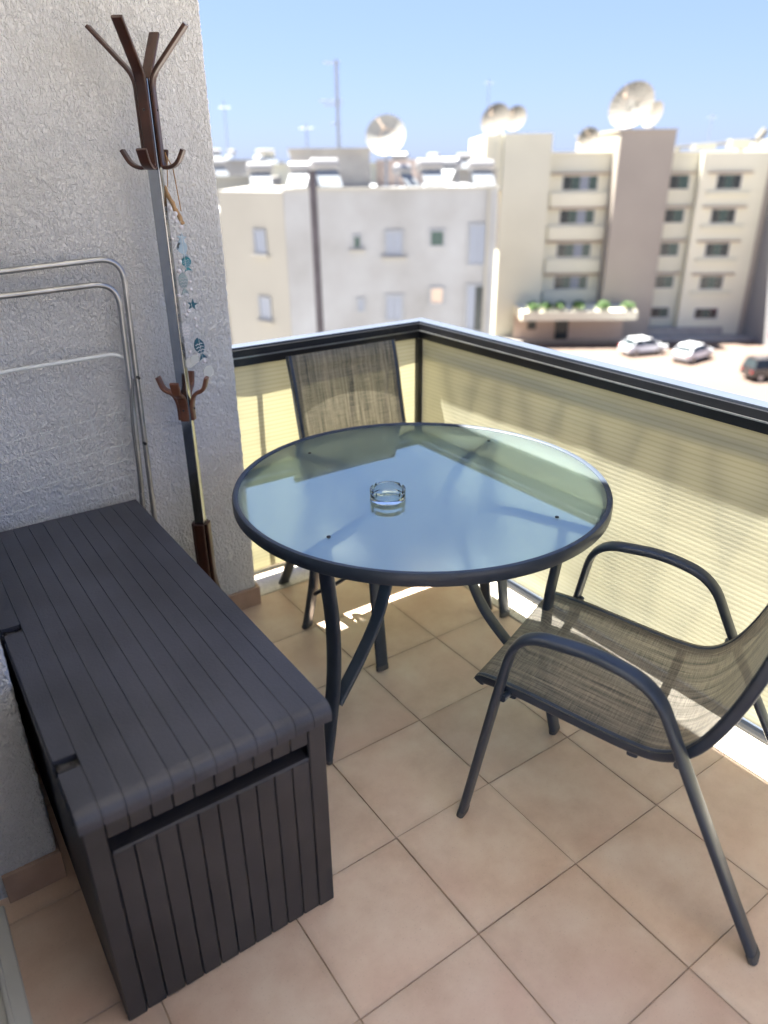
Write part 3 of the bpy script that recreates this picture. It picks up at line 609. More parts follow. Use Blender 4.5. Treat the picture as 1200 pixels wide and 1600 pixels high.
# ------------------------------------------------------------------ coat stand
RC = Vector((.778, 2.265, 0))
cs = empty('coat_stand', RC, label='tall coat stand with shiny square post and dark brown bent prongs', cat='coat stand')
V1 = Vector((.324, .946, 0)); V0 = Vector((.946, -.324, 0))
da = [(-.34 * V0 - .94 * V1), (.94 * V0 - .34 * V1), (.34 * V0 + .94 * V1), (-.94 * V0 + .34 * V1)]
da = [d.normalized() for d in da]
hwp = .017; a, b = da[1], da[2]
obj('post', MB().sweep([(0, 0, .10), (0, 0, 1.845)], a, hwp * 2, hwp * 2, seg=24, ex=14), 'chrome', cs, smooth=True, ang=30)
for k, d in enumerate(da):
    s_ = Vector((-d.y, d.x, 0)); off = hwp + .006
    pts = [d * .088 + ZV * 1.672, d * .066 + ZV * 1.632, d * off + ZV * 1.622, d * off + ZV * 1.85, d * .133 + ZV * 1.968]
    pts = fillet(pts, {1: .02, 2: .02, 3: .03}, 6)
    pr_ = obj('prong', MB().sweep(pts, s_, .030, .0105, ex=5), 'brown', cs, smooth=True, ang=50)
    obj('screw', MB().sphere((d.x * (off + .005), d.y * (off + .005), 1.77), .0035), 'black', pr_, smooth=True)
    # middle bracket hook
    pts = fillet([d * .080 + ZV * 1.018, d * .066 + ZV * .975, d * .034 + ZV * .965, d * (hwp + .004) + ZV * .93, d * (hwp + .004) + ZV * .878], {1: .02, 2: .025, 3: .02}, 6)
    hk = obj('hook', MB().sweep(pts, s_, .029, .012, ex=4), 'brown2', cs, smooth=True, ang=50)
    obj('screw', MB().sphere((d.x * (hwp + .010), d.y * (hwp + .010), .915), .004), 'black', hk, smooth=True)
    # base foot
    pts = fillet([d * (hwp + .007) + ZV * .50, d * (hwp + .007) + ZV * .22, d * .10 + ZV * .05, d * .135 + ZV * .008], {1: .08, 2: .04}, 7)
    obj('foot', MB().sweep(pts, s_, .036, .012, ex=5), 'brown', cs, smooth=True, ang=50)

# ------------------------------------------------------------------ hanging fish garland
YG = 2.262
def W(px, py):   # point of the photo on the garland's hanging plane
    d = r2 * ((px - 600) / 1141.08) - u2 * ((py - 800) / 1141.08) + fw
    t = YG / d.y; return Vector((0, 0, CAM_H)) + d * t
gp = W(262, 250)
gl = empty('fish_garland', gp, label='hanging garland of blue fish, stars and white beads on a driftwood stick', cat='garland')
def G(name, mb, mt_, **k):
    o = obj(name, mb, mt_, gl, **k); o.location = -gp; return o
G('cord', MB().tube([W(262, 292), W(261, 250), W(258, 238), W(261, 246), W(270, 262), W(283, 330)], .0016, 6), 'cord', smooth=True)
sp_ = [W(257, 291).lerp(W(288, 350), k / 14) + Vector((math.sin(k * 1.3) * .0012, .010, math.sin(k * 2.1) * .0008)) for k in range(15)]
st = G('stick', MB().tube(sp_, .0066, 10, scale=[1 + .16 * math.sin(k * 2.3) for k in range(len(sp_))]), 'drift', smooth=True)
strs = [[(266, 318), (272, 360), (276, 420), (282, 470), (288, 520), (296, 560)], [(282, 345), (284, 372), (291, 420), (298, 470), (306, 510), (318, 565)]]
for s_ in strs: G('thread', MB().tube([W(*q) for q in s_], .0006, 5), 'whitewire')
def fish(c, L, wd, ang, mt_, stripes=None):
    cpt = W(*c); ex = Vector((math.sin(ang), 0, -math.cos(ang))); ey = Vector((math.cos(ang), 0, math.sin(ang))); poly = []
    for k in range(11):
        t = k / 10; poly.append((-L/2 + t * L * .74, wd / 2 * math.sin(math.pi * min(1, t * .93 + .03)) ** .8))
    poly += [(L * .5, wd * .42), (L * .42, 0), (L * .5, -wd * .42)]
    for k in range(10, 0, -1):
        t = k / 10; poly.append((-L/2 + t * L * .74, -wd / 2 * math.sin(math.pi * min(1, t * .93 + .03)) ** .8))
    o = G('fish', MB().prism(poly, cpt, ex, ey, (0, .003, 0)), mt_)
    if stripes:
        for t in (-.22, -.08, .06, .2):
            pts = [cpt + ex * (L * t + .0022 * math.sin(q * 1.9)) + ey * (wd * .40 * (q / 4 - 1) * (1 - abs(t + .1) * .9)) - Vector((0, .0006, 0)) for q in range(9)]
            s2 = obj('stripe', MB().tube(pts, .0011, 5), stripes, o)
fish((286, 390), .055, .032, .25, 'paleblue'); fish((292, 412), .045, .030, .1, 'teal', 'paleblue'); fish((287, 443), .066, .030, .05, 'greyblue', 'silver'); fish((290, 520), .070, .034, .08, 'silver', 'bead'); fish((313, 545), .072, .034, .22, 'deepteal', 'bead')
def star(c, r, mt_):
    cpt = W(*c); poly = [((r if k % 2 == 0 else r * .42) * math.cos(math.pi * k / 5 + 1.4), (r if k % 2 == 0 else r * .42) * math.sin(math.pi * k / 5 + 1.4)) for k in range(10)]
    G('star', MB().prism(poly, cpt, (1, 0, 0), (0, 0, 1), (0, .003, 0)), mt_)
star((301, 476), .018, 'deepteal'); star((284, 372), .016, 'paleblue'); star((276, 382), .015, 'silver')
for c in [(266, 326), (270, 340), (275, 346), (283, 355), (281, 409), (280, 424), (297, 440), (298, 452), (288, 476), (291, 492), (305, 498), (307, 510), (297, 550), (319, 564), (274, 334), (269, 373), (279, 462), (295, 486)]:
    G('bead', MB().sphere(W(*c), .0064 * rnd.uniform(.8, 1.15), 10, 6), 'bead', smooth=True)
for c, r in [((297, 567), .018), ((305, 562), .016), ((325, 580), .020)]:
    p = W(*c) + Vector((0, rnd.uniform(-.006, .006), 0)); poly = [(r * math.cos(q / 14 * 6.283) * (1 + .05 * math.sin(q * 2)), r * math.sin(q / 14 * 6.283)) for q in range(14)]
    G('shell', MB().prism(poly, p, (1, .25, 0), (0, 0, 1), (0, .0012, 0)), 'shell')

# ------------------------------------------------------------------ folded clothes airer
YA = 2.352
ar = empty('clothes_airer', (.2, YA, .0), label='folded metal clothes airer leaning against the stucco wall behind the storage box', cat='clothes airer')
def A(name, mb, mt_, **k):
    o = obj(name, mb, mt_, ar, **k); o.location = (-.2, -YA, 0); return o
A('outer_frame', MB().tube(fillet([(-.0, YA + .006, 1.352), (.33, YA + .006, 1.368), (.672, YA + .006, 1.384), (.655, YA - .002, .9), (.628, YA - .010, .01)], {2: .075, 1: .05, 3: .2}, 10), .0088, 12), 'steel', smooth=True)
A('inner_frame', MB().tube(fillet([(-.0, YA - .014, 1.303), (.33, YA - .014, 1.305), (.642, YA - .014, 1.316), (.628, YA - .016, .9), (.605, YA - .018, .545)], {2: .075, 1: .05, 3: .2}, 10), .0088, 12), 'steel', smooth=True)
A('crossbar', MB().tube(fillet([(.0, YA - .006, 1.06), (.3, YA - .006, 1.096), (.60, YA - .006, 1.102), (.630, YA - .006, 1.085)], {2: .03}, 5), .006, 10), 'whitewire', smooth=True)
A('hinge_strip', MB().sweep(catmull([(.640, YA - .022, 1.02), (.618, YA - .026, .90), (.612, YA - .024, .75), (.610, YA - .022, .56)], 6), (1, 0, 0), .010, .006), 'greytube', smooth=True)
for z, x in ((1.02, .660), (.80, .648)): A('rivet', MB().cyl((x, YA - .022, z), (x, YA - .006, z), .005, 10), 'black')
for k in range(9):
    z = .90 - k * .055; A('wire', MB().tube([(-.0, YA + .008, z - .045), (.618, YA + .004, z + .018)], .0011, 5), 'whitewire')
for k in range(8):
    x = .60 - k * .075; A('wire', MB().tube([(x - .03, YA + .010, .93), (x + .012, YA + .002, .48)], .0010, 5), 'whitewire')

# ================================================================== BEYOND THE BALCONY
RZB = math.atan2(RV.y, RV.x)
GZ = -13.8
def bpos(r, f, z=GZ): v = RV * r + FV * f; return (v.x, v.y, z)
pk = obj('parking_lot', MB().add([bpos(-14, 44, GZ + .02), bpos(90, 44, GZ + .02), bpos(90, 110, GZ + .02), bpos(-14, 110, GZ + .02)], [(0, 1, 2, 3)]), 'asphalt'); tag(pk, kind='structure')
pv = obj('pavement', MB().box(11, 70.2, 0, 40, 72.9, .14), 'concrete'); pv.rotation_euler = (0, 0, RZB); pv.location = (0, 0, GZ); tag(pv, kind='structure')

def window(parent, x, z, wd, ht, y, panes=('pane', 'panelight'), frame='alum', surround=False, sill=True):
    """window on a wall facing -y: recessed box frame, panes, sill"""
    t = .07
    f = obj('window', MB().box(x, y - .05, z, x + wd, y + .02, z + t).box(x, y - .05, z + ht - t, x + wd, y + .02, z + ht).box(x, y - .05, z + t, x + t, y + .02, z + ht - t).box(x + wd - t, y - .05, z + t, x + wd, y + .02, z + ht - t), frame, parent)
    n = len(panes)
    for k, pm in enumerate(panes):
        a = x + t + (wd - 2 * t) * k / n; b_ = x + t + (wd - 2 * t) * (k + 1) / n
        obj('pane', MB().box(a + .01, y - .02, z + t, b_ - .01, y - .005, z + ht - t), pm, f)
    if sill: obj('sill', MB().box(x - .12, y - .16, z - .1, x + wd + .12, y - .052, z - .01), 'bwhite2', f)
    return f

bgd = obj('bounce_ground', MB().add([bpos(-60, -30, GZ + .01), bpos(60, -30, GZ + .01), bpos(60, 43.9, GZ + .01), bpos(-60, 43.9, GZ + .01)], [(0, 1, 2, 3)]), 'bounce'); tag(bgd, kind='structure')  # added unseen ground, bounces sunlight up to brighten the balcony

# --- near white block, 32 m off
D = 32.
nb = empty('white_apartment_block', bpos(0, D), RZB, label='weathered white flat-roofed block with few small windows, nearest in the background', cat='building')
zt = .78 - GZ
obj('wall', MB().box(-3.92, 0, 0, 4.72, 12, zt).box(-3.92, 0, zt, 4.72, .2, zt + .02).box(-3.92, .0, zt - .3, -3.9, 12, zt), 'bwhite', nb)
# angled left wing wall: separate face turned towards the left
obj('wing_wall', MB().add([(-3.93, .02, 0), (-3.93, .02, zt - .02), (-7.0, 2.2, zt - .02), (-7.0, 2.2, 0), (-3.93, 9, 0), (-3.93, 9, zt - .02), (-7.0, 11, zt - .02), (-7.0, 11, 0)], [(0, 3, 2, 1), (4, 5, 6, 7), (1, 2, 6, 5), (3, 7, 6, 2)]), 'bwhite2', nb)
obj('downpipe', MB().cyl((4.35, -.08, 0), (4.35, -.08, zt), .06, 8), 'bwhite2', nb)
def nw(x0, x1, z0, z1, panes): window(nb, x0, z0 - GZ, x1 - x0, z1 - z0, 0, panes, frame='mast', sill=z0 > -3 and x1 < 1)
nw(-1.18, -.80, -1.45, -.90, ('panegreen',)); nw(.12, .93, -1.75, -.72, ('panelight', 'panelight')); nw(1.98, 2.62, -1.4, -.72, ('panegreen',)); nw(3.57, 4.36, -2.15, -.5, ('panelight', 'panelight'))
nw(-1.08, -.70, -4.02, -3.4, ('panelight',)); nw(.12, .93, -4.4, -3.28, ('panelight', 'panelight')); nw(2.02, 2.66, -3.72, -2.98, ('pinkwall',)); nw(3.57, 4.36, -4.9, -2.9, ('panelight', 'pane'))
for zz in (-1.75, -4.5, -7.3):
    ang = math.atan2(2.18, -3.07)
    wob = window(nb, 0, 0, .72, 1.0, 0, ('panelight',), frame='mast'); wob.location = (-3.93 - 1.48, .02 + 1.05 - .02, zz + .05 - GZ); wob.rotation_euler = (0, 0, math.atan2(-2.18, 3.07))
obj('roof_coping', MB().box(-4.0, -.08, zt + .02, 4.8, .28, zt + .10), 'bwhite2', nb)
for x, z in ((4.5 - .9, -5.6),):
    acu = obj('air_conditioner', MB().bbox(x, -.34, z - GZ, x + .75, -.04, z - GZ + .5, .03), 'bwhite2', nb); obj('grille', MB().cyl((x + .3, -.345, z - GZ + .25), (x + .3, -.36, z - GZ + .25), .19, 16), 'mast', acu)
obj('stair_house', MB().box(-3.9, 3.2, zt, -.5, 6.5, zt + 1.5).box(-4.0, 3.1, zt + 1.5, -.42, 6.6, zt + 1.6), 'taupe' if 0 else 'concrete', nb)
window(nb, -2.9, zt + .15, .7, 1.0, 3.2, ('panelight',))
obj('roof_room', MB().box(-.2, 6, zt, 2.0, 8, zt + 1.15), 'pinkwall', nb)

# heaters on roofs: tank, panel, stand
def heater():
    h = empty('solar_water_heater', (0, 0, 0))
    t_ = MB().cyl((-.65, 0, 1.15), (.65, 0, 1.15), .30, 16).sphere((-.65, 0, 1.15), .30, 12, 8, (.35, 1, 1)).sphere((.65, 0, 1.15), .30, 12, 8, (.35, 1, 1))
    obj('tank', t_, 'tank', h, smooth=True, ang=50)
    obj('stand', MB().box(-.6, -.04, 0, -.54, .04, .86).box(.54, -.04, 0, .6, .04, .86).box(-.6, -.9, .0, -.54, -.84, .1).box(.54, -.9, 0, .6, -.84, .1), 'mast', h)
    obj('panel', MB().prism([(0, 0), (.05, 0), (.05, 1.2), (0, 1.2)], (-.6, -.95, .12), (0, -.6, .8), (0, .6, .62), (1.2, 0, 0)), 'solar', h)
    return h
hp = heater(); 
spots = [(1.9+.55, 33.2, .8, 20, 1.0), (3.95, 33.4, .8, -15, 1.0), (-3.2, 33.4, .8, 10, .95), (-2.1, 34.0, 2.38-1.3, 0, .0)]
spots = [(2.0, 33.0, .8, 20, .9), (2.9, 34.6, .8, -35, .95), (4.1, 33.0, .8, 10, .85), (-2.3, 33.0, .8, 25, .95), (-3.3, 33.6, .8, -15, .85), (-5.3, 35.5, .75, 10, .9), (.9, 33.4, .8, 50, .75)]
hl = ['left of the pair of white heater tanks between the white dish and the cream tower', 'white heater tank at an angle behind the pair right of the white dish', 'white heater tank at the right end of the weathered white roof', 'white heater tank right in front of the grey stair house', 'white heater tank above the front corner of the weathered white block', 'white heater tank on the left wing of the weathered white block', 'small white heater tank just right of the foot of the white dish']
hg = ['solar water heaters on the nearest roof'] * 7
# roofs farther off
far = [  # r0, r1, f, top z, mat, label
    (-13.5, -6.8, 46, 1.1, 'bwhite2', 'low cream-white block beside the stucco wall edge'),
    (-9.5, 1.5, 58, 1.75, 'cream2', 'distant pale block behind the grey stair house'),
    (.5, 7.5, 52, 1.35, 'bwhite2', 'distant pale block behind the big white dish'),
    (-24, -10, 75, 2.2, 'bwhite', 'farthest pale block on the left skyline'),
]
for (r0, r1, f, z, mt_, lab) in far:
    fb = empty('distant_building', bpos((r0 + r1) / 2, f), RZB, label=lab, cat='building'); wd = (r1 - r0) / 2
    obj('wall', MB().box(-wd, 0, 0, wd, 9, z - GZ), mt_, fb); obj('roof_parapet', MB().box(-wd - .05, -.1, z - GZ, wd + .05, .2, z - GZ + .15), mt_, fb)
    nwin = int(wd * 2 / 2.6)
    for fl_ in range(3):
        for k in range(nwin):
            window(fb, -wd + .8 + k * 2.6, z - GZ - 2.3 - fl_ * 3, 1.2, 1.2, 0, (['pane', 'panelight', 'panegreen'][(k + fl_) % 3],), sill=False)
    for k in range(int(wd * 2 / 2.3)):
        spots.append((r0 + 1 + k * 2.3 + rnd.uniform(-.4, .4), f + .9 + rnd.uniform(0, 3), z, rnd.uniform(-60, 60), rnd.uniform(.8, 1.05))); hl.append('small heater tank on the ' + lab.split(',')[0]); hg.append('heater tanks on the ' + lab.split(',')[0])
# bits on the cream-white block visible next to the wall edge
sideb = empty('balcony_building', bpos(-8.9, 38), RZB, label='cream and orange-beige building with balconies glimpsed at the edge of the stucco wall', cat='building')
obj('wall', MB().box(-3.5, 0, 0, 1.6, 7, 13.5), 'bwhite2', sideb)
for k in range(4):
    z = .6 + k * 2.9
    bb = obj('balcony', MB().box(-1.2, -1.1, z, 1.5, 0, z + .18).box(-1.2, -1.1, z + .18, 1.5, -1.0, z + 1.0), ['terracotta', 'bwhite2'][k % 2], sideb)
    window(sideb, -.4, z + .4, 1.0, 1.8, 0, ('panegreen',), sill=False)
first_h = True
for i, (r_, f_, z_, a_, s_) in enumerate(spots):
    h = hp if first_h else copy_tree(hp); first_h = False
    h.location = bpos(r_, f_, z_); h.rotation_euler = (0, 0, RZB + R(a_)); h.scale = (s_ * .85, s_ * .85, s_ * .85)
    tag(h, hl[i], 'water heater', hg[i])
spots[0:4]

# dishes
def dish(name, loc, r, az_, el, mt_, label, ribs=False, stand=1.0):
    d = empty(name, loc, RZB, label=label, cat='satellite dish')
    mb = MB(); prof = [(r * k / 8, .19 * r * (k / 8) ** 2) for k in range(1, 9)]; prof = [(.001, 0)] + prof
    back = [(p[0], p[1] - .03) for p in reversed(prof)]
    o = obj('reflector', mb.lathe(prof + back, 36), mt_, d, smooth=True, ang=60)
    rot = Matrix.Rotation(R(az_), 4, 'Z') @ Matrix.Rotation(R(90 - el), 4, 'X')
    o.matrix_local = Matrix.Translation((0, 0, stand)) @ rot
    q = Matrix.Translation((0, 0, stand)) @ rot
    if ribs:
        for k in range(18):
            a = 2 * math.pi * k / 18; c, s_ = math.cos(a), math.sin(a)
            rb = obj('rib', MB().tube([(c * r * t, s_ * r * t, .19 * r * t * t + .02) for t in (.05, .35, .7, 1)], .018, 5), 'bwhite2', o)
    f = obj('feed', MB().cyl((0, 0, r * .82), (0, 0, r * .95), r * .07, 10).cyl((r * .9, 0, .25 * r), (0, 0, r * .85), .015, 5).cyl((-r * .45, r * .78, .25 * r), (0, 0, r * .85), .015, 5).cyl((-r * .45, -r * .78, .25 * r), (0, 0, r * .85), .015, 5), 'brownled', d)
    f.matrix_local = q
    obj('stand', MB().cyl((0, 0, 0), (0, .1, stand), .06 * max(1, r), 8).box(-.3 * r, -.3 * r, 0, .3 * r, .3 * r, .08), 'mast', d)
    return d
dish('satellite_dish', bpos(.24, 33.8, .78), .82, -10, 24, 'dish', 'big solid white satellite dish on the nearest white roof', stand=1.98)

# masts
tm_ = empty('antenna_mast', bpos(-1.75, 34.5, 2.36), RZB, label='tall thin TV antenna mast rising from the roof left of the white dish', cat='antenna')
obj('pole', MB().cyl((0, 0, 0), (0, 0, 3.2), .07, 8), 'mast', tm_)
for z, wd in ((3.1, .55), (1.75, .8), (1.6, .6), (.9, .3)): obj('element', MB().cyl((-wd * .9, 0, z), (wd * .3, 0, z), .03, 6).cyl((-wd * .9, -.2, z), (-wd * .9, .2, z), .02, 6).cyl((-wd * .5, -.25, z), (-wd * .5, .25, z), .02, 6), 'mast', tm_)
for (r_, f_, z_, h_, lab) in ((-4.2, 47, 1.75, 2.1, 'short thin aerial pole on the roofs left of the tall antenna mast'), (-11.2, 60, 1.8, 4.2, 'faint thin aerial pole nearest the stucco wall edge'), (30.5, 76, 2.6, 3.2, 'thin aerial pole on the hotel roof, right of the large dishes'), (9.6, 74, 5.6, 2.9, 'faint thin aerial pole above the pair of dishes')):
    mm = empty('aerial_pole', bpos(r_, f_, z_), RZB, label=lab, cat='antenna')
    obj('pole', MB().cyl((0, 0, 0), (0, 0, h_), .035, 6), 'mast', mm); obj('element', MB().cyl((-.4, 0, h_ * .9), (.4, 0, h_ * .9), .03, 5), 'mast', mm)
# dark utility pole in front of the white block
up_ = obj('utility_pole', MB().cyl((-.03, 0, 0), (0, 0, 15.35), .15, 12, r2=.13), 'wood', smooth=True); up_.location = bpos(-2.18, 27.2); up_.rotation_euler = (0, R(-.5), RZB)
tag(up_, 'tall dark utility pole standing in front of the weathered white block', 'utility pole')

# --- hotel, 73 m off
K = 73 / 64.
ht = empty('hotel_building', bpos(0, 73), RZB, label='long cream hotel with taupe lift tower, ledged windows and planted entrance canopy', cat='building')
def hz(z): return CAM_H + (z - CAM_H) * K - GZ
def hx(x): return x * K
obj('wall', MB().box(hx(13.4), .6, 0, hx(18.45), 14, hz(2.42)), 'cream', ht)
obj('left_tower', MB().box(hx(9.65), -.4, 0, hx(13.42), 14.3, hz(3.88)), 'cream', ht)
obj('tower_side', MB().box(hx(8.25), -.1, hz(-.2), hx(9.62), 13, hz(3.82)), 'cream2', ht)  # brighter light on this side face is put into its paler colour
obj('tower_slot', MB().box(hx(8.8), -.16, hz(.5), hx(9.2), -.11, hz(3.3)), 'cream', ht)
obj('lift_tower', MB().box(hx(18.47), -1.2, 0, hx(22.75), 14.6, hz(3.97)).box(hx(18.35), -1.3, hz(3.97), hx(22.85), 14.7, hz(4.06)), 'taupe', ht)
obj('wall', MB().box(hx(22.77), .5, 0, hx(25.4), 14.1, hz(2.38)), 'cream', ht)
obj('wall', MB().box(hx(25.42), -.3, 0, hx(31.2), 14.4, hz(2.44)), 'cream2', ht)  # sunlit look of this right section comes from the paler colour
obj('wall_corner', MB().box(hx(30.75), -.42, 0, hx(31.1), -.31, hz(2.44)), 'taupe', ht)
obj('roof_parapet', MB().box(hx(13.43), .5, hz(2.42), hx(18.46), .8, hz(2.55)).box(hx(22.78), .4, hz(2.38), hx(31.25), .7, hz(2.5)), 'cream2', ht)
tops = [.88, -1.65, -4.25, -6.85]
for zt_ in tops:
    window(ht, hx(14.62), hz(zt_ - 1.15), hx(2.92), 1.15 * K, .6, ('pane', 'panegreen', 'panelight', 'panegreen'), sill=False)
    obj('ledge', MB().box(hx(13.7), .25, hz(zt_ + .05), hx(18.4), .6, hz(zt_ + .17)), 'brownled', ht)
    obj('spandrel', MB().box(hx(13.75), .35, hz(zt_ - 2.35), hx(18.4), .6, hz(zt_ - 1.3)), 'cream2', ht)
for j, zt_ in enumerate(tops + [-9.5]):
    hgt = 1.15 if j < 4 else .95
    window(ht, hx(23.12), hz(zt_ - hgt), hx(1.75), hgt * K, .5, ('pane', 'panegreen'), sill=False); window(ht, hx(26.72), hz(zt_ - hgt), hx(2.05), hgt * K, -.3, ('pane', 'panegreen', 'pane'), sill=False)
    if j < 4:
        obj('ledge', MB().box(hx(22.85), .2, hz(zt_ + .05), hx(25.3), .5, hz(zt_ + .15)), 'brownled', ht)
        obj('ledge', MB().box(hx(26.0), -.6, hz(zt_ + .05), hx(29.5), -.3, hz(zt_ + .15)), 'brownled', ht)
        obj('spandrel', MB().box(hx(26.1), -.5, hz(zt_ - 1.5), hx(29.5), -.31, hz(zt_ - 1.25)), 'cream', ht)
obj('canopy', MB().box(hx(11.3), -4.6, hz(-9.75), hx(20.6), -.45, hz(-9.05)), 'cream2', ht)
obj('entrance_wall', MB().box(hx(11.2), -1.6, 0, hx(20.4), -1.25, hz(-9.76)), 'pinkwall', ht)
obj('door', MB().box(hx(14.65), -1.72, .1, hx(15.75), -1.62, 2.4), 'pane', ht); obj('window', MB().box(hx(12.3), -1.7, 1.1, hx(13.0), -1.62, 2.1), 'pane', ht)
0 and obj('column', MB().box(hx(12.6)+1.8, -4.4, 0, hx(12.6)+2.1, -4.1, hz(-9.76)), 'cream2', ht)
obj('plinth', MB().box(hx(22.8), -.6, 0, hx(29.3), -.32, .9), 'concrete', ht)
# canopy plants
for i, (x, s_) in enumerate([(12.2, .8), (13.3, .8), (14.4, .85), (15.9, .9), (17.9, .85), (19.9, .85)]):
    p = empty('canopy_plant', bpos(hx(x) * 1.0, 73 - 4.0, GZ + hz(-9.05)), RZB, label=['leftmost green shrub', 'second green shrub from the left', 'third green shrub from the left', 'fourth green shrub from the left', 'second green shrub from the right', 'rightmost green shrub'][i] + ' on the hotel entrance canopy', cat='plant', group='shrubs on the hotel canopy')
    mb = MB(); 
    for q in range(240):
        d = Vector((rnd.gauss(0, 1), rnd.gauss(0, 1), rnd.gauss(0, 1))).normalized() * rnd.uniform(.3, 1) * s_ * .75; d.z = abs(d.z) * .9 + .25
        a = Vector((rnd.uniform(-1, 1), rnd.uniform(-1, 1), rnd.uniform(-1, 1))).normalized(); b_ = a.orthogonal().normalized(); z_ = .14
        mb.add([d + a * z_, d + b_ * z_, d - a * z_, d - b_ * z_], [(0, 1, 2, 3)])
    obj('foliage', mb, 'leaf', p); obj('planter', MB().box(-.5, -.3, 0, .5, .3, .35), 'cream2', p)

dish('satellite_dish', bpos(hx(9.25), 75, GZ + hz(3.88)), 1.4, -34, 22, 'dish2', 'left of the pair of beige dishes on the cream tower', stand=1.15)
dish('satellite_dish', bpos(hx(10.95), 76, GZ + hz(3.88)), 1.1, -36, 22, 'dish2', 'right and smaller of the pair of beige dishes on the cream tower', stand=1.3)
dish('satellite_dish', bpos(hx(20.1) , 75.5, GZ + hz(4.06)), 2.1, -42, 24, 'dish2', 'very large ribbed mesh dish on top of the taupe lift tower', ribs=True, stand=1.95)
dish('satellite_dish', bpos(hx(22.2), 76.5, GZ + hz(4.06)), 1.2, -66, 22, 'dish2', 'smaller dish seen nearly edge-on beside the very large ribbed dish', stand=1.3)
dish('satellite_dish', bpos(hx(17.0), 76, GZ + hz(2.42)), .95, -20, 22, 'dish2', 'small dish alone on the hotel roof left of the lift tower', stand=1.3)
# roof gear right
rg = empty('roof_equipment', bpos(hx(28.5), 77, GZ + hz(2.44)), RZB, label='low pipes and tilted gear on the right end of the hotel roof', cat='roof equipment')
obj('frame', MB().cyl((-4.5, 0, .5), (3, 0, 1.0), .12, 6).cyl((3, 0, 1.0), (3.6, 0, 1.9), .3, 8).box(-4.5, -.3, 0, -4.3, .3, .6).box(1.5, -.3, 0, 1.7, .3, .9), 'dish2', rg)
obj('panel', MB().box(-3, -.5, .3, -1, .5, .75).box(.4, -.5, .3, 2.2, .5, 1.1), 'bwhite2', rg)

# bright white block at the right edge
wb = empty('white_building', bpos(0, 70), RZB, label='bright white building cut off by the right edge of the picture', cat='building')
obj('wall', MB().box(35.6, -3, 0, 52, 12, 17.4), 'tank', wb)
for k in range(5): window(wb, 37.6, 1.2 + k * 3.1, 1.8, 1.3, -3, ('pane', 'panelight'))
rs = empty('red_sign', bpos(35.3, 66.2), RZB, label='small red sign on a post at the far corner of the hotel', cat='sign')
obj('post', MB().cyl((0, 0, 0), (0, 0, 2.6), .05, 8), 'mast', rs); obj('board', MB().bbox(-.42, -.05, 1.2, .42, .05, 2.3, .02), 'red', rs)

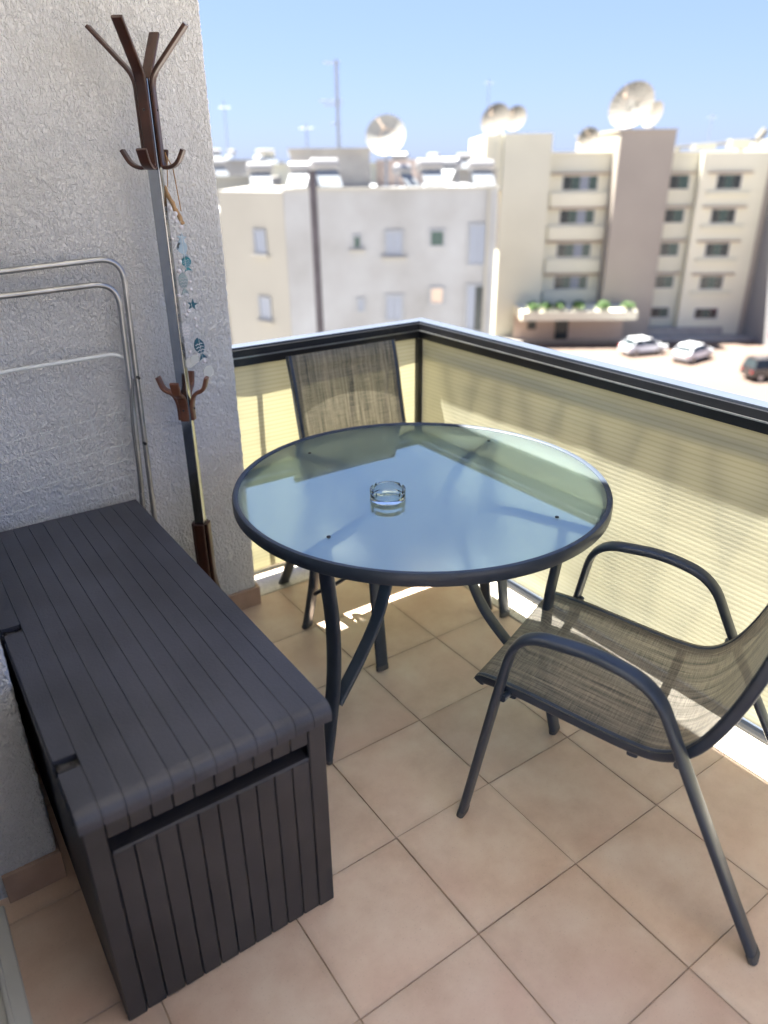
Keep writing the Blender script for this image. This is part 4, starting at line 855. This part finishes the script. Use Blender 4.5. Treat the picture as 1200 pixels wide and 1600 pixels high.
# cars
def car(loc, yaw, paint, label, kind='hatch', L=4.1, name='parked_car'):
    c = empty(name, loc, yaw, label=label, cat='car'); Wd = .84
    if kind == 'suv': body = [(-L/2, .35), (-L/2, .95), (-L/2 + .12, 1.08), (L/2 - 1.05, 1.08), (L/2 - .1, .92), (L/2, .7), (L/2, .35)]; cab = [(-L/2 + .15, 1.08), (-L/2 + .35, 1.68), (L/2 - 1.9, 1.72), (L/2 - 1.15, 1.08)]
    else: body = [(-L/2, .32), (-L/2, .80), (-L/2 + .2, .92), (L/2 - 1.1, .92), (L/2 - .12, .74), (L/2, .58), (L/2, .32)]; cab = [(-L/2 + .35, .92), (-L/2 + .85, 1.40), (L/2 - 1.75, 1.44), (L/2 - .95, .92)]
    def hull(poly, w0, w1, zs):
        n = len(poly); mx = max(z for _, z in poly); mn = min(z for _, z in poly); vs = []
        for sgn in (-1, 1):
            for x, z in poly: t = (z - mn) / (mx - mn); vs.append((x, sgn * (w0 * (1 - t) + w1 * t), z))
        return MB().add(vs, [tuple(range(n)), tuple(reversed(range(n, 2 * n)))] + [(i, n + i, n + (i + 1) % n, (i + 1) % n) for i in range(n)])
    o = fixn(obj('body', hull(body, Wd + .02, Wd - .03, 0), paint, c)); bv = o.modifiers.new('bevel', 'BEVEL'); bv.width = .07; bv.segments = 3
    o = fixn(obj('windows', hull(cab, Wd - .04, Wd - .20, 0), 'pane', c))
    zt_ = cab[1][1]; o = fixn(obj('roof', MB().add([(cab[1][0] - .04, -Wd + .17, zt_ - .02), (cab[2][0] + .05, -Wd + .17, zt_ + .01), (cab[2][0] + .05, Wd - .17, zt_ + .01), (cab[1][0] - .04, Wd - .17, zt_ - .02), (cab[1][0] + .05, -Wd + .25, zt_ + .05), (cab[2][0] - .1, -Wd + .25, zt_ + .06), (cab[2][0] - .1, Wd - .25, zt_ + .06), (cab[1][0] + .05, Wd - .25, zt_ + .05)], [(0,3,2,1),(4,5,6,7),(0,1,5,4),(1,2,6,5),(2,3,7,6),(3,0,4,7)]), paint, c))
    for sgn in (-1, 1):
        mb = MB()
        for i in range(4):   # pillars
            pass
        xm = (cab[1][0] + cab[2][0]) / 2
        for (a, b_) in ((cab[0], cab[1]), (cab[3], cab[2]), ((xm - .05, cab[0][1]), (xm, cab[1][1]))):
            mb.cyl((a[0], sgn * (Wd - .03), a[1]), (b_[0], sgn * (Wd - .19), b_[1]), .035, 6)
        obj('pillar', mb, paint, c)
        for x in (-L/2 + .75, L/2 - .8):
            wh = obj('wheel', MB(), 'tyre', c) if 0 else obj('wheel', MB().cyl((x, sgn * (Wd - .2), .32), (x, sgn * (Wd + .03), .32), .32, 20), 'tyre', c, smooth=True)
            obj('rim', MB().cyl((x, sgn * (Wd + .032), .32), (x, sgn * (Wd + .045), .32), .20, 12), 'rim', wh)
        obj('headlight', MB().bbox(L/2 - .16, sgn * (Wd - .25) - .17, .60, L/2 + .01, sgn * (Wd - .25) + .17, .74, .02), 'headlight', c)
        obj('taillight', MB().bbox(-L/2 - .01, sgn * (Wd - .17) - .12, .66, -L/2 + .1, sgn * (Wd - .17) + .12, .86, .02), 'taillight', c)
        obj('mirror', MB().bbox(cab[3][0] - .1, sgn * (Wd + .02) - .07, .92, cab[3][0] + .05, sgn * (Wd + .02) + .07, 1.05, .02), paint, c)
    return c
car(bpos(23.4, 65.5, GZ + .02), RZB + R(18), 'carw', 'white parked car, leftmost of the cars beyond the railing')
car(bpos(26.9, 63.0, GZ + .02), RZB + R(38), 'carw', 'white parked car, middle one of the three beyond the railing')
car(bpos(30.6, 56.6, GZ + .02), RZB + R(8), 'carb', 'dark parked off-roader, nearest and rightmost of the cars beyond the railing', 'suv', 4.3)
